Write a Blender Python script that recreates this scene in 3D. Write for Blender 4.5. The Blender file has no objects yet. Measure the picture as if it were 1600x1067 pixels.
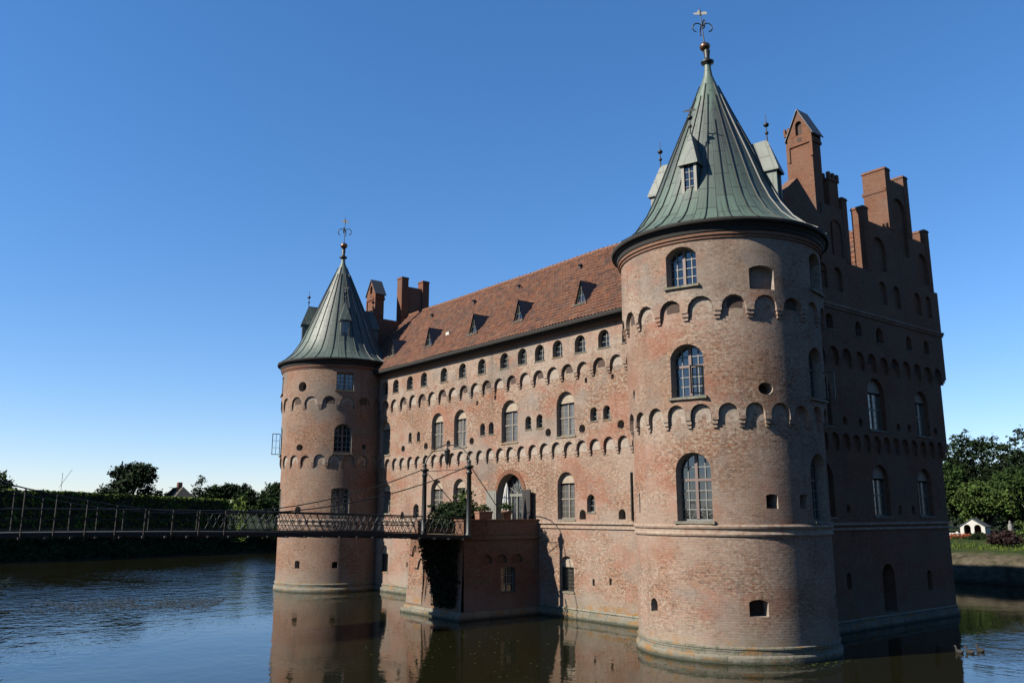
import bpy, bmesh, math, random
from mathutils import Vector, Matrix, noise
from mathutils.geometry import delaunay_2d_cdt, tessellate_polygon
random.seed(7)
rad = math.radians
scene = bpy.context.scene
COL = scene.collection

# ------------------------------------------------------------------ mesh builder
class MB:
    def __init__(s):
        s.v = []; s.f = []; s.uv = []; s.mi = []; s.sm = []
    def face(s, pts, uvs=None, mi=0, smooth=False):
        i = len(s.v); s.v.extend([tuple(p) for p in pts])
        s.f.append(tuple(range(i, i + len(pts))))
        s.uv.append(uvs); s.mi.append(mi); s.sm.append(smooth)
    def mesh(s, vs, fs, uvs=None, mi=0, smooth=False):
        """vs shared vertices, fs index tuples, uvs per vertex"""
        i = len(s.v); s.v.extend([tuple(p) for p in vs])
        for f in fs:
            s.f.append(tuple(i + k for k in f))
            s.uv.append([uvs[k] for k in f] if uvs else None)
            s.mi.append(mi); s.sm.append(smooth)
    def box(s, x0, x1, y0, y1, z0, z1, mi=0, M=None, top=None):
        if x0 > x1: x0, x1 = x1, x0
        if y0 > y1: y0, y1 = y1, y0
        t = top or (0, 0)
        P = [(x0, y0, z0), (x1, y0, z0), (x1, y1, z0), (x0, y1, z0),
             (x0 + t[0], y0 + t[1], z1), (x1 - t[0], y0 + t[1], z1), (x1 - t[0], y1 - t[1], z1), (x0 + t[0], y1 - t[1], z1)]
        if M is not None: P = [M @ Vector(p) for p in P]
        for q in ((0, 3, 2, 1), (4, 5, 6, 7), (0, 1, 5, 4), (1, 2, 6, 5), (2, 3, 7, 6), (3, 0, 4, 7)):
            pts = [P[k] for k in q]
            a = Vector(pts[1]) - Vector(pts[0]); b = Vector(pts[3]) - Vector(pts[0])
            n = a.cross(b)
            if abs(n.z) > max(abs(n.x), abs(n.y)): uv = [(p[0], p[1]) for p in pts]
            elif abs(n.x) > abs(n.y): uv = [(p[1], p[2]) for p in pts]
            else: uv = [(p[0], p[2]) for p in pts]
            s.face(pts, uv, mi)
    def tube(s, pts, r, n=6, mi=0, cap=True, smooth=True):
        pts = [Vector(p) for p in pts]
        rs = r if isinstance(r, (list, tuple)) else [r] * len(pts)
        vs = []
        prev = None
        for i, p in enumerate(pts):
            d = (pts[min(i + 1, len(pts) - 1)] - pts[max(i - 1, 0)])
            if d.length < 1e-9: d = Vector((0, 0, 1))
            d.normalize()
            if prev is None:
                a = d.orthogonal().normalized()
            else:
                a = (prev - d * prev.dot(d))
                a = a.normalized() if a.length > 1e-6 else d.orthogonal().normalized()
            prev = a; b = d.cross(a)
            for k in range(n):
                t = 2 * math.pi * k / n
                vs.append(p + (a * math.cos(t) + b * math.sin(t)) * rs[i])
        fs = []
        for i in range(len(pts) - 1):
            for k in range(n):
                k2 = (k + 1) % n
                fs.append((i * n + k, i * n + k2, (i + 1) * n + k2, (i + 1) * n + k))
        s.mesh(vs, fs, None, mi, smooth)
        if cap:
            s.face([vs[k] for k in reversed(range(n))], None, mi)
            s.face([vs[(len(pts) - 1) * n + k] for k in range(n)], None, mi)
    def revolve(s, c, prof, n=48, mi=0, smooth=True, a0=0, a1=2 * math.pi):
        """prof list of (r, z); separate smoothing per segment"""
        full = abs(a1 - a0 - 2 * math.pi) < 1e-6
        for j in range(len(prof) - 1):
            (r0, z0), (r1, z1) = prof[j], prof[j + 1]
            vs = []; uv = []
            for k in range(n + 1):
                t = a0 + (a1 - a0) * k / n
                for (r, z) in ((r0, z0), (r1, z1)):
                    vs.append((c[0] + r * math.cos(t), c[1] + r * math.sin(t), z))
                    uv.append((t * max(r0, r1), z + (abs(r - r0))))
            fs = [(2 * k, 2 * k + 2, 2 * k + 3, 2 * k + 1) for k in range(n)]
            s.mesh(vs, fs, uv, mi, smooth)
    def lathe(s, c, prof, n=48, mi=0, uvr=None):
        """smooth shared surface of revolution"""
        vs = []; uv = []
        L = 0; ls = [0]
        for j in range(1, len(prof)):
            L += math.hypot(prof[j][0] - prof[j - 1][0], prof[j][1] - prof[j - 1][1]); ls.append(L)
        for k in range(n + 1):
            t = 2 * math.pi * k / n
            for j, (r, z) in enumerate(prof):
                vs.append((c[0] + r * math.cos(t), c[1] + r * math.sin(t), (c[2] if len(c) > 2 else 0) + z))
                uv.append((t * (uvr or 1), ls[j]))
        m = len(prof); fs = []
        for k in range(n):
            for j in range(m - 1):
                fs.append((k * m + j, (k + 1) * m + j, (k + 1) * m + j + 1, k * m + j + 1))
        s.mesh(vs, fs, uv, mi, True)
    def sphere(s, c, r, n=10, m=7, mi=0, sc=(1, 1, 1)):
        prof = []
        vs = []; fs = []
        for j in range(m + 1):
            ph = math.pi * j / m
            for k in range(n):
                t = 2 * math.pi * k / n
                vs.append((c[0] + r * sc[0] * math.sin(ph) * math.cos(t), c[1] + r * sc[1] * math.sin(ph) * math.sin(t), c[2] - r * sc[2] * math.cos(ph)))
        for j in range(m):
            for k in range(n):
                k2 = (k + 1) % n
                fs.append((j * n + k, j * n + k2, (j + 1) * n + k2, (j + 1) * n + k))
        s.mesh(vs, fs, None, mi, True)
    def build(s, name, mats, parent=None, world=None, loc=None):
        me = bpy.data.meshes.new(name)
        me.from_pydata(s.v, [], s.f)
        if not isinstance(mats, (list, tuple)): mats = [mats]
        for m in mats: me.materials.append(m)
        me.polygons.foreach_set('material_index', s.mi)
        me.polygons.foreach_set('use_smooth', s.sm)
        if any(u is not None for u in s.uv):
            lay = me.uv_layers.new(name='UVMap'); buf = []
            for f, u in zip(s.f, s.uv):
                if u is None: buf.extend([0.0] * (2 * len(f)))
                else:
                    for a in u: buf.extend((float(a[0]), float(a[1])))
            lay.data.foreach_set('uv', buf)
        me.update()
        o = bpy.data.objects.new(name, me); COL.objects.link(o)
        if world is not None: o.matrix_basis = world
        elif loc is not None: o.location = loc
        if parent is not None: attach(o, parent)
        return o

def wl(o):
    m = o.matrix_basis.copy(); p = o.parent
    return (wl(p) @ o.matrix_parent_inverse @ m) if p else m
def attach(o, parent):
    w = o.matrix_basis.copy(); o.parent = parent
    o.matrix_parent_inverse = wl(parent).inverted()
    o.matrix_basis = w
def empty(name, loc, label, cat, group=None):
    o = bpy.data.objects.new(name, None); COL.objects.link(o); o.location = loc
    o.empty_display_size = .3
    return tag(o, label, cat, group)
def tag(o, label, cat, group=None):
    o['label'] = label; o['category'] = cat
    if group: o['group'] = group
    return o
def structure(o, kind='structure'):
    o['kind'] = kind; return o

# ------------------------------------------------------------------ materials
KA = .395      # overall reflectance, matched to the exposure below
class NT:
    def __init__(s, name):
        s.m = bpy.data.materials.new(name); s.m.use_nodes = True
        s.t = s.m.node_tree; s.t.nodes.clear()
        s.out = s.n('ShaderNodeOutputMaterial'); s.p = s.n('ShaderNodeBsdfPrincipled')
        s.l(s.p.outputs[0], s.out.inputs[0])
    def n(s, typ, **kw):
        nd = s.t.nodes.new(typ)
        for k, v in kw.items(): setattr(nd, k, v)
        return nd
    def l(s, a, b): s.t.links.new(a, b)
    def uv(s): return s.n('ShaderNodeUVMap').outputs[0]
    def obj(s): return s.n('ShaderNodeTexCoord').outputs['Object']
    def geo(s): return s.n('ShaderNodeNewGeometry')
    def pos(s): return s.n('ShaderNodeNewGeometry').outputs['Position']
    def mapping(s, vec, scale=(1, 1, 1), loc=(0, 0, 0)):
        m = s.n('ShaderNodeMapping'); m.inputs['Scale'].default_value = scale; m.inputs['Location'].default_value = loc
        s.l(vec, m.inputs['Vector']); return m.outputs[0]
    def noise(s, vec, scale, detail=4, rough=.55):
        nd = s.n('ShaderNodeTexNoise'); nd.inputs['Scale'].default_value = scale
        nd.inputs['Detail'].default_value = detail; nd.inputs['Roughness'].default_value = rough
        s.l(vec, nd.inputs['Vector']); return nd.outputs['Fac']
    def ramp(s, fac, stops, mode='LINEAR'):
        r = s.n('ShaderNodeValToRGB'); r.color_ramp.interpolation = mode
        el = r.color_ramp.elements
        while len(el) < len(stops): el.new(.5)
        for e, (p, c) in zip(el, stops):
            e.position = p; e.color = (c[0], c[1], c[2], 1) if isinstance(c, (tuple, list)) else (c, c, c, 1)
        s.l(fac, r.inputs[0]); return r.outputs[0]
    def mix(s, fac, a, b, blend='MIX'):
        m = s.n('ShaderNodeMix', data_type='RGBA', blend_type=blend)
        for inp, v in ((m.inputs[0], fac), (m.inputs[6], a), (m.inputs[7], b)):
            if isinstance(v, (int, float)): inp.default_value = v
            elif isinstance(v, (tuple, list)): inp.default_value = (v[0], v[1], v[2], 1)
            else: s.l(v, inp)
        return m.outputs[2]
    def math(s, op, a, b=None, clamp=False):
        m = s.n('ShaderNodeMath', operation=op, use_clamp=clamp)
        for inp, v in ((m.inputs[0], a), (m.inputs[1], b)):
            if v is None: continue
            if isinstance(v, (int, float)): inp.default_value = v
            else: s.l(v, inp)
        return m.outputs[0]
    def bump(s, h, strength=.5, dist=.02):
        b = s.n('ShaderNodeBump'); b.inputs['Strength'].default_value = strength; b.inputs['Distance'].default_value = dist
        s.l(h, b.inputs['Height']); s.l(b.outputs[0], s.p.inputs['Normal']); return b
    def color(s, c, k=None):
        k = KA if k is None else k
        if isinstance(c, (tuple, list)): s.p.inputs['Base Color'].default_value = (c[0] * k, c[1] * k, c[2] * k, 1)
        else: s.l(s.mix(1.0, c, (k, k, k), 'MULTIPLY'), s.p.inputs['Base Color'])
    def rough(s, v):
        if isinstance(v, (int, float)): s.p.inputs['Roughness'].default_value = v
        else: s.l(v, s.p.inputs['Roughness'])

def simple(name, c, r=.7, metal=0, var=.25, scale=6, bump=0, c2=None):
    t = NT(name)
    f = t.noise(t.obj(), scale, 5, .6)
    d = c2 or tuple(x * (1 - var) for x in c)
    t.color(t.mix(t.ramp(f, [(.3, 0.), (.7, 1.)]), d, c)); t.rough(r)
    t.p.inputs['Metallic'].default_value = metal
    if bump: t.bump(f, bump, .02)
    return t.m

def brick_mat(name, lime=1.0, red=1.0, base=None, moss=True):
    t = NT(name); uv = t.uv(); P = t.pos()
    b = t.n('ShaderNodeTexBrick'); b.offset = .5
    b.inputs['Scale'].default_value = 1; b.inputs['Brick Width'].default_value = .27; b.inputs['Row Height'].default_value = .095
    b.inputs['Mortar Size'].default_value = .011; b.inputs['Mortar Smooth'].default_value = .3; b.inputs['Bias'].default_value = -.1
    b.inputs['Color1'].default_value = (.42, .195, .112, 1); b.inputs['Color2'].default_value = (.25, .105, .064, 1)
    b.inputs['Mortar'].default_value = (.40, .31, .225, 1)
    wob = t.n('ShaderNodeVectorMath', operation='ADD')
    wn = t.n('ShaderNodeTexNoise'); wn.inputs['Scale'].default_value = 1.3; t.l(uv, wn.inputs['Vector'])
    sc = t.n('ShaderNodeVectorMath', operation='SCALE'); sc.inputs['Scale'].default_value = .05; t.l(wn.outputs['Color'], sc.inputs[0])
    t.l(uv, wob.inputs[0]); t.l(sc.outputs[0], wob.inputs[1]); t.l(wob.outputs[0], b.inputs['Vector'])
    col = b.outputs['Color']
    # per-brick blotches: worn, sooty and limewashed bricks
    fine = t.noise(t.mapping(uv, (5.2, 8.6, 1)), 1.0, 3, .75)
    fine2 = t.noise(t.mapping(uv, (5.6, 8.8, 1), (9, 4, 0)), 1.0, 3, .75)
    big = t.noise(P, .33, 5, .62)
    mid = t.noise(P, 1.1, 5, .65)
    col = t.mix(t.math('MULTIPLY', t.ramp(mid, [(.48, 0.), (.72, 1.)]), .55), col, (.50, .36, .27))
    limef = t.math('MULTIPLY', t.ramp(fine, [(.51, 0.), (.58, 1.)]), t.ramp(big, [(.38, .40), (.58, 1.)]))
    sepz = t.n('ShaderNodeSeparateXYZ'); t.l(P, sepz.inputs[0])
    zb1 = t.ramp(t.math('DIVIDE', sepz.outputs[2], 20.0), [(.0, .25), (.22, .1), (.41, .1), (.435, .8), (.445, 1.), (.47, 1.), (.485, .3), (.52, .15), (.62, .12), (.645, .75), (.66, 1.), (.69, 1.), (.74, .8), (.78, .7), (.84, .15)])
    ltex = t.ramp(t.noise(t.mapping(P, (1, 1, 1.4), (31, 7, 2)), 1.5, 6, .75), [(.36, 0.), (.52, 1.)])
    col = t.mix(t.math('MULTIPLY', t.math('MULTIPLY', zb1, ltex), .80 * lime), col, t.mix(t.noise(P, 4.0, 4, .7), (.44, .33, .27), (.60, .51, .42)))
    col = t.mix(t.math('MULTIPLY', limef, .85 * lime), col, (.62, .53, .42))
    col = t.mix(t.math('MULTIPLY', t.ramp(fine2, [(.53, 0.), (.60, 1.)]), .74), col, (.11, .065, .05))
    redf = t.ramp(t.noise(t.mapping(P, (1, 1, 1.9), (5, 9, 3)), .30, 5, .65), [(.50, 0.), (.60, 1.)])
    col = t.mix(t.math('MULTIPLY', redf, .60 * red), col, (.43, .175, .11))
    greyf = t.ramp(t.noise(t.mapping(P, (1, 1, 1.3), (15, 2, 7)), .28, 5, .65), [(.52, 0.), (.62, 1.)])
    col = t.mix(t.math('MULTIPLY', greyf, .6), col, (.25, .235, .215))
    streak = t.ramp(t.noise(t.mapping(P, (2.2, 2.2, .12), (3, 3, 3)), 1, 4, .6), [(.55, 0.), (.75, 1.)])
    col = t.mix(t.math('MULTIPLY', streak, .5), col, (.15, .11, .085))
    smooth = t.ramp(t.noise(t.mapping(P, (1, 1, 1.5), (41, 22, 3)), .22, 4, .6), [(.50, 0.), (.60, 1.)])
    col = t.mix(t.math('MULTIPLY', smooth, .38), col, t.mix(t.noise(P, 3, 5, .7), (.33, .22, .16), (.43, .33, .26)))
    if moss:
        sep = t.n('ShaderNodeSeparateXYZ'); t.l(P, sep.inputs[0])
        zz = t.math('ADD', sep.outputs[2], t.math('MULTIPLY', t.math('SUBTRACT', t.noise(P, .9, 5, .7), .5), 2.2))
        low = t.ramp(t.math('DIVIDE', zz, 4.0), [(.16, 1.), (.42, 0.)])
        col = t.mix(t.math('MULTIPLY', low, .6), col, t.mix(t.noise(P, 2.3, 4), (.33, .30, .24), (.46, .43, .37)))
        li = t.math('MULTIPLY', t.ramp(t.math('DIVIDE', sep.outputs[2], 2.0), [(.30, 1.), (.47, 0.)]), t.ramp(t.noise(P, 1.6, 4, .7), [(.5, 0.), (.6, 1.)]))
        col = t.mix(li, col, (.42, .23, .07))
    col = t.mix(t.ramp(t.noise(P, 9, 3, .7), [(.3, .0), (.72, .35)]), col, (.55, .45, .35), 'MULTIPLY')
    if base: col = t.mix(base[3], col, base[:3])
    pale = t.ramp(t.noise(t.mapping(P, (1, 1, 1.3), (71, 2, 33)), .26, 6, .68), [(.44, 0.), (.60, 1.)])
    col = t.mix(t.math('MULTIPLY', pale, .30 * lime), col, (.62, .53, .45))
    col = t.mix(1.0, col, (.95, .955, .96), 'MULTIPLY')
    t.color(col); t.rough(.92); t.p.inputs['Specular IOR Level'].default_value = .1
    h = t.math('ADD', t.math('MULTIPLY', b.outputs['Fac'], -1.0), t.math('MULTIPLY', fine, 1.4))
    t.bump(h, .55, .014)
    return t.m

MAT = {}
MAT['brick'] = brick_mat('old_brick')
MAT['brick_far'] = brick_mat('old_brick_smooth', .55, .5)
MAT['brick_gable'] = brick_mat('gable_brick', .12, .9, (.19, .095, .062, .45))  # red brick with little limewash, darkened further to deepen the gable's shade
MAT['brick_red'] = brick_mat('red_brick', .2, 1.1, (.24, .10, .06, .45), False)
MAT['brick_chim'] = brick_mat('chimney_brick', .1, 1.0, (.19, .08, .048, .55), False)
MAT['brick_terrace'] = brick_mat('terrace_brick', .5, .9, (.14, .07, .048, .5), True)
MAT['course'] = simple('limewashed_brick_course', (.50, .42, .33), .9, 0, .5, 5, .5, (.30, .17, .11))
MAT['plaster'] = simple('lime_plaster', (.54, .44, .34), .9, 0, .4, 7, .4)
MAT['reveal'] = simple('limewashed_reveal', (.52, .43, .35), .9, 0, .45, 7, .4)
MAT['dark_hole'] = simple('recess_shade_brick', (.10, .06, .045), .95, 0, .4, 5)  # brick darkened to stand in for the shade inside holes and pockets
MAT['iron'] = simple('dark_iron', (.022, .028, .026), .5, .3, .4, 12)
MAT['rust'] = simple('rusty_iron', (.034, .027, .02), .7, .2, .4, 12)
MAT['frame'] = simple('weathered_window_paint', (.27, .235, .19), .6, 0, .3, 14)
MAT['frame_tower'] = simple('red_brown_mullion_paint', (.23, .15, .13), .6, 0, .25, 14)
MAT['muntin'] = simple('pale_muntin_paint', (.24, .25, .24), .6, 0, .2, 14)
MAT['frame_light'] = simple('grey_green_window_paint', (.26, .26, .22), .6, 0, .25, 14)
MAT['gutter'] = simple('dark_gutter_eaves_shade', (.012, .010, .008), .9, 0, .3, 9)  # also colours cornice steps dark, as shade under the eaves
MAT['wood'] = simple('weathered_deck_wood', (.026, .021, .018), .85, 0, .4, 8, .3)
MAT['terracotta'] = simple('terracotta', (.36, .17, .10), .85, 0, .3, 9, .2)
MAT['canvas'] = simple('white_canvas', (.80, .80, .77), .9, 0, .08, 5)
MAT['brass'] = simple('tarnished_copper_ball', (.40, .22, .13), .35, .8, .5, 9)
MAT['slate'] = simple('slate_grey', (.10, .11, .12), .6, 0, .3, 9)
MAT['lead'] = simple('lead_cheek', (.13, .14, .145), .55, .2, .3, 7)
MAT['bark'] = simple('bark', (.10, .075, .055), .95, 0, .4, 5, .5)
MAT['white_wall'] = simple('white_render', (.78, .76, .70), .9, 0, .12, 4)

def stone_mat():
    t = NT('granite_plinth'); P = t.pos(); uv = t.uv()
    b = t.n('ShaderNodeTexBrick'); b.offset = .5
    b.inputs['Scale'].default_value = 1; b.inputs['Brick Width'].default_value = 1.25; b.inputs['Row Height'].default_value = .42
    b.inputs['Mortar Size'].default_value = .018
    b.inputs['Color1'].default_value = (.30, .27, .20, 1); b.inputs['Color2'].default_value = (.21, .195, .15, 1); b.inputs['Mortar'].default_value = (.05, .06, .045, 1)
    t.l(uv, b.inputs['Vector'])
    c = t.mix(t.ramp(t.noise(P, 1.6, 5, .7), [(.45, 0.), (.65, .6)]), b.outputs[0], (.30, .28, .23))
    c = t.mix(t.ramp(t.noise(t.mapping(P, (1, 1, 3)), 1.2, 4, .7), [(.53, 0.), (.62, .9)]), c, (.36, .18, .04))
    c = t.mix(t.ramp(t.noise(P, 3.1, 4, .7), [(.52, 0.), (.68, .8)]), c, (.10, .13, .06))
    sep = t.n('ShaderNodeSeparateXYZ'); t.l(P, sep.inputs[0])
    zt = t.math('ADD', sep.outputs[2], t.math('MULTIPLY', t.math('SUBTRACT', t.noise(P, 2.5, 4, .7), .5), .22))
    c = t.mix(t.ramp(zt, [(.05, .9), (.16, 0.)]), c, (.035, .045, .02))
    t.color(c); t.rough(.85); t.bump(t.noise(P, 5, 6, .75), .9, .06); return t.m
MAT['stone'] = stone_mat()

def glass_mat(name, c, r=.06):
    t = NT(name); t.rough(r); t.p.inputs['IOR'].default_value = 1.9
    rn = t.n('ShaderNodeObjectInfo').outputs['Random']
    cur = t.math('MULTIPLY', t.ramp(rn, [(.35, 0.), (.9, 1.)]), t.ramp(t.noise(t.mapping(t.obj(), (5, 1, .6)), 1.2, 2), [(.42, 0.), (.58, 1.)]))
    t.color(t.mix(cur, c, tuple(min(.4, x * 2.2 + .05) for x in c)))
    n = t.noise(t.obj(), 2.5, 2); t.bump(n, .12, .05); return t.m
MAT['glass'] = glass_mat('old_window_glass', (.012, .016, .022))
MAT['glass_dull'] = glass_mat('dull_window_glass', (.10, .09, .075), .3)

def tile_mat():
    t = NT('clay_pantiles'); uv = t.uv(); P = t.pos()
    # one random value for each tile of .26 x .34
    sn = t.n('ShaderNodeVectorMath', operation='SNAP'); sn.inputs[1].default_value = (.26, .34, 1)
    t.l(uv, sn.inputs[0])
    wn = t.n('ShaderNodeTexWhiteNoise', noise_dimensions='2D'); t.l(sn.outputs[0], wn.inputs['Vector'])
    c = t.ramp(wn.outputs['Value'], [(0, (.10, .040, .022)), (.25, (.19, .060, .024)), (.6, (.255, .083, .031)), (.88, (.29, .107, .042)), (1, (.27, .14, .085))])
    st = t.noise(t.mapping(uv, (1.1, .32, 1)), 1, 5, .65)
    c = t.mix(t.ramp(st, [(.42, 0.), (.68, .75)]), c, (.11, .065, .045))
    c = t.mix(t.ramp(t.noise(P, .5, 4, .6), [(.5, 0.), (.7, .5)]), c, (.26, .11, .055))
    c = t.mix(t.ramp(t.noise(P, 2.2, 5, .7), [(.58, 0.), (.70, .5)]), c, (.19, .16, .11))
    t.color(c); t.rough(.85); t.bump(t.noise(P, 14, 3), .3, .02); return t.m
MAT['tile'] = tile_mat()

def copper_mat(name, green=1.0):
    t = NT(name); uv = t.uv(); P = t.pos()
    b = t.n('ShaderNodeTexBrick'); b.offset = .37
    # u runs one unit per panel, v in metres down the slope
    b.inputs['Scale'].default_value = 1; b.inputs['Brick Width'].default_value = 1.35; b.inputs['Row Height'].default_value = 1.0
    b.inputs['Mortar Size'].default_value = .026; b.inputs['Color1'].default_value = (1, 1, 1, 1); b.inputs['Color2'].default_value = (.0, .0, .0, 1)
    b.inputs['Mortar'].default_value = (.5, .5, .5, 1)
    sw = t.n('ShaderNodeSeparateXYZ'); t.l(uv, sw.inputs[0])
    cb = t.n('ShaderNodeCombineXYZ'); t.l(sw.outputs[1], cb.inputs[0]); t.l(sw.outputs[0], cb.inputs[1])
    t.l(cb.outputs[0], b.inputs['Vector'])
    G = (.135, .20, .16); D = (.062, .074, .070); L = (.27, .375, .30)
    big = t.noise(t.mapping(uv, (.6, .22, 1)), 1, 4, .6)
    c = t.mix(t.ramp(big, [(.46, 0.), (.66, .85)]), D, G)
    sep = t.n('ShaderNodeSeparateXYZ'); t.l(P, sep.inputs[0])
    zz = t.math('ADD', sep.outputs[2], t.math('MULTIPLY', t.math('SUBTRACT', t.noise(t.mapping(uv, (1.2, .3, 1)), 1, 4, .6), .5), 2.6))
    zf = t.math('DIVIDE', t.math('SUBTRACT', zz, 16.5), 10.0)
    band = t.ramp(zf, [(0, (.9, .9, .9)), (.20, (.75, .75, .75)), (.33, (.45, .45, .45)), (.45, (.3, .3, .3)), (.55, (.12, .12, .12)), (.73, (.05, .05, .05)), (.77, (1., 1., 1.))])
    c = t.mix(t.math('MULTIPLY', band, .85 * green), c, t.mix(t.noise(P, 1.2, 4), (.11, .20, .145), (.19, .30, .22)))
    c = t.mix(t.math('MULTIPLY', b.outputs['Color'], .38), c, D)
    st = t.noise(t.mapping(uv, (9, .35, 1)), 1, 4, .7)
    c = t.mix(t.ramp(st, [(.51, 0.), (.66, .65)]), c, (.045, .052, .048))
    st2 = t.noise(t.mapping(uv, (7, .3, 1), (4, 8, 0)), 1, 4, .7)
    c = t.mix(t.ramp(st2, [(.60, 0.), (.72, .5)]), c, L)
    c = t.mix(t.math('MULTIPLY', b.outputs['Fac'], .95), c, (.02, .028, .024))
    t.color(c); t.rough(.55); t.p.inputs['Metallic'].default_value = .0
    t.bump(t.math('ADD', t.math('MULTIPLY', b.outputs['Fac'], 1.0), t.math('MULTIPLY', t.noise(P, 1.5, 3), .6)), .5, .03)
    return t.m
MAT['copper'] = copper_mat('green_copper')
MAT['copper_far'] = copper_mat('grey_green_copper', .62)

def leaf_mat(name, c1, c2, c3=None):
    t = NT(name); g = t.geo()
    stops = [(0, c1), (.6, c2), (1, c3 or c2)]
    c = t.ramp(g.outputs['Random Per Island'], stops)
    c = t.mix(t.ramp(t.noise(t.obj(), .35, 3), [(.4, 0.), (.65, .6)]), c, tuple(x * .55 for x in c1))
    t.color(c); t.rough(.8); t.p.inputs['Specular IOR Level'].default_value = .12
    return t.m
MAT['leaf_dark'] = leaf_mat('leaf_dark', (.012, .026, .008), (.024, .050, .013), (.038, .070, .02))
MAT['leaf_mid'] = leaf_mat('leaf_mid', (.022, .05, .010), (.042, .085, .018), (.065, .12, .025))
MAT['leaf_light'] = leaf_mat('leaf_light', (.05, .095, .02), (.09, .15, .03), (.13, .19, .045))
MAT['leaf_hedge'] = leaf_mat('leaf_hedge', (.06, .10, .016), (.13, .20, .028), (.22, .28, .05))
MAT['leaf_conifer'] = leaf_mat('leaf_conifer', (.012, .028, .014), (.022, .045, .02), (.05, .08, .03))
MAT['leaf_purple'] = leaf_mat('leaf_purple', (.035, .02, .022), (.055, .03, .03), (.08, .045, .035))
MAT['leaf_ivy'] = leaf_mat('leaf_ivy', (.012, .02, .012), (.022, .036, .017), (.045, .065, .03))
MAT['flower'] = leaf_mat('red_flowers', (.35, .06, .03), (.5, .12, .06), (.10, .16, .05))
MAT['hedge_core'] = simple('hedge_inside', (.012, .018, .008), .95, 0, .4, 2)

# ------------------------------------------------------------------ wall patches with real openings
def pip(p, poly):
    x, y = p; c = False; n = len(poly); j = n - 1
    for i in range(n):
        xi, yi = poly[i]; xj, yj = poly[j]
        if (yi > y) != (yj > y) and x < (xj - xi) * (y - yi) / (yj - yi) + xi: c = not c
        j = i
    return c
def bbox(poly):
    xs = [p[0] for p in poly]; ys = [p[1] for p in poly]; return min(xs), max(xs), min(ys), max(ys)
def subdiv(poly, step):
    out = []; n = len(poly)
    for i in range(n):
        a = poly[i]; b = poly[(i + 1) % n]
        m = max(1, int(math.ceil(abs(a[0] - b[0]) / step)))
        for k in range(m): out.append((a[0] + (b[0] - a[0]) * k / m, a[1] + (b[1] - a[1]) * k / m))
    return out
def arch(cx, w, z0, z1, rise=None, n=8):
    if rise is None: rise = w / 2
    h = w / 2; rise = min(rise, h)
    if rise < .02: return [(cx - h, z0), (cx + h, z0), (cx + h, z1), (cx - h, z1)]
    R = (h * h + rise * rise) / (2 * rise); zc = z1 - R
    a = math.asin(min(1, h / R))
    pts = [(cx - h, z0), (cx + h, z0)]
    for k in range(n + 1):
        t = a - 2 * a * k / n
        pts.append((cx + R * math.sin(t), zc + R * math.cos(t)))
    return pts
def circ(cx, cz, rx, rz=None, n=12):
    rz = rz or rx
    return [(cx + rx * math.cos(2 * math.pi * k / n), cz + rz * math.sin(2 * math.pi * k / n)) for k in range(n)]

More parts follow.
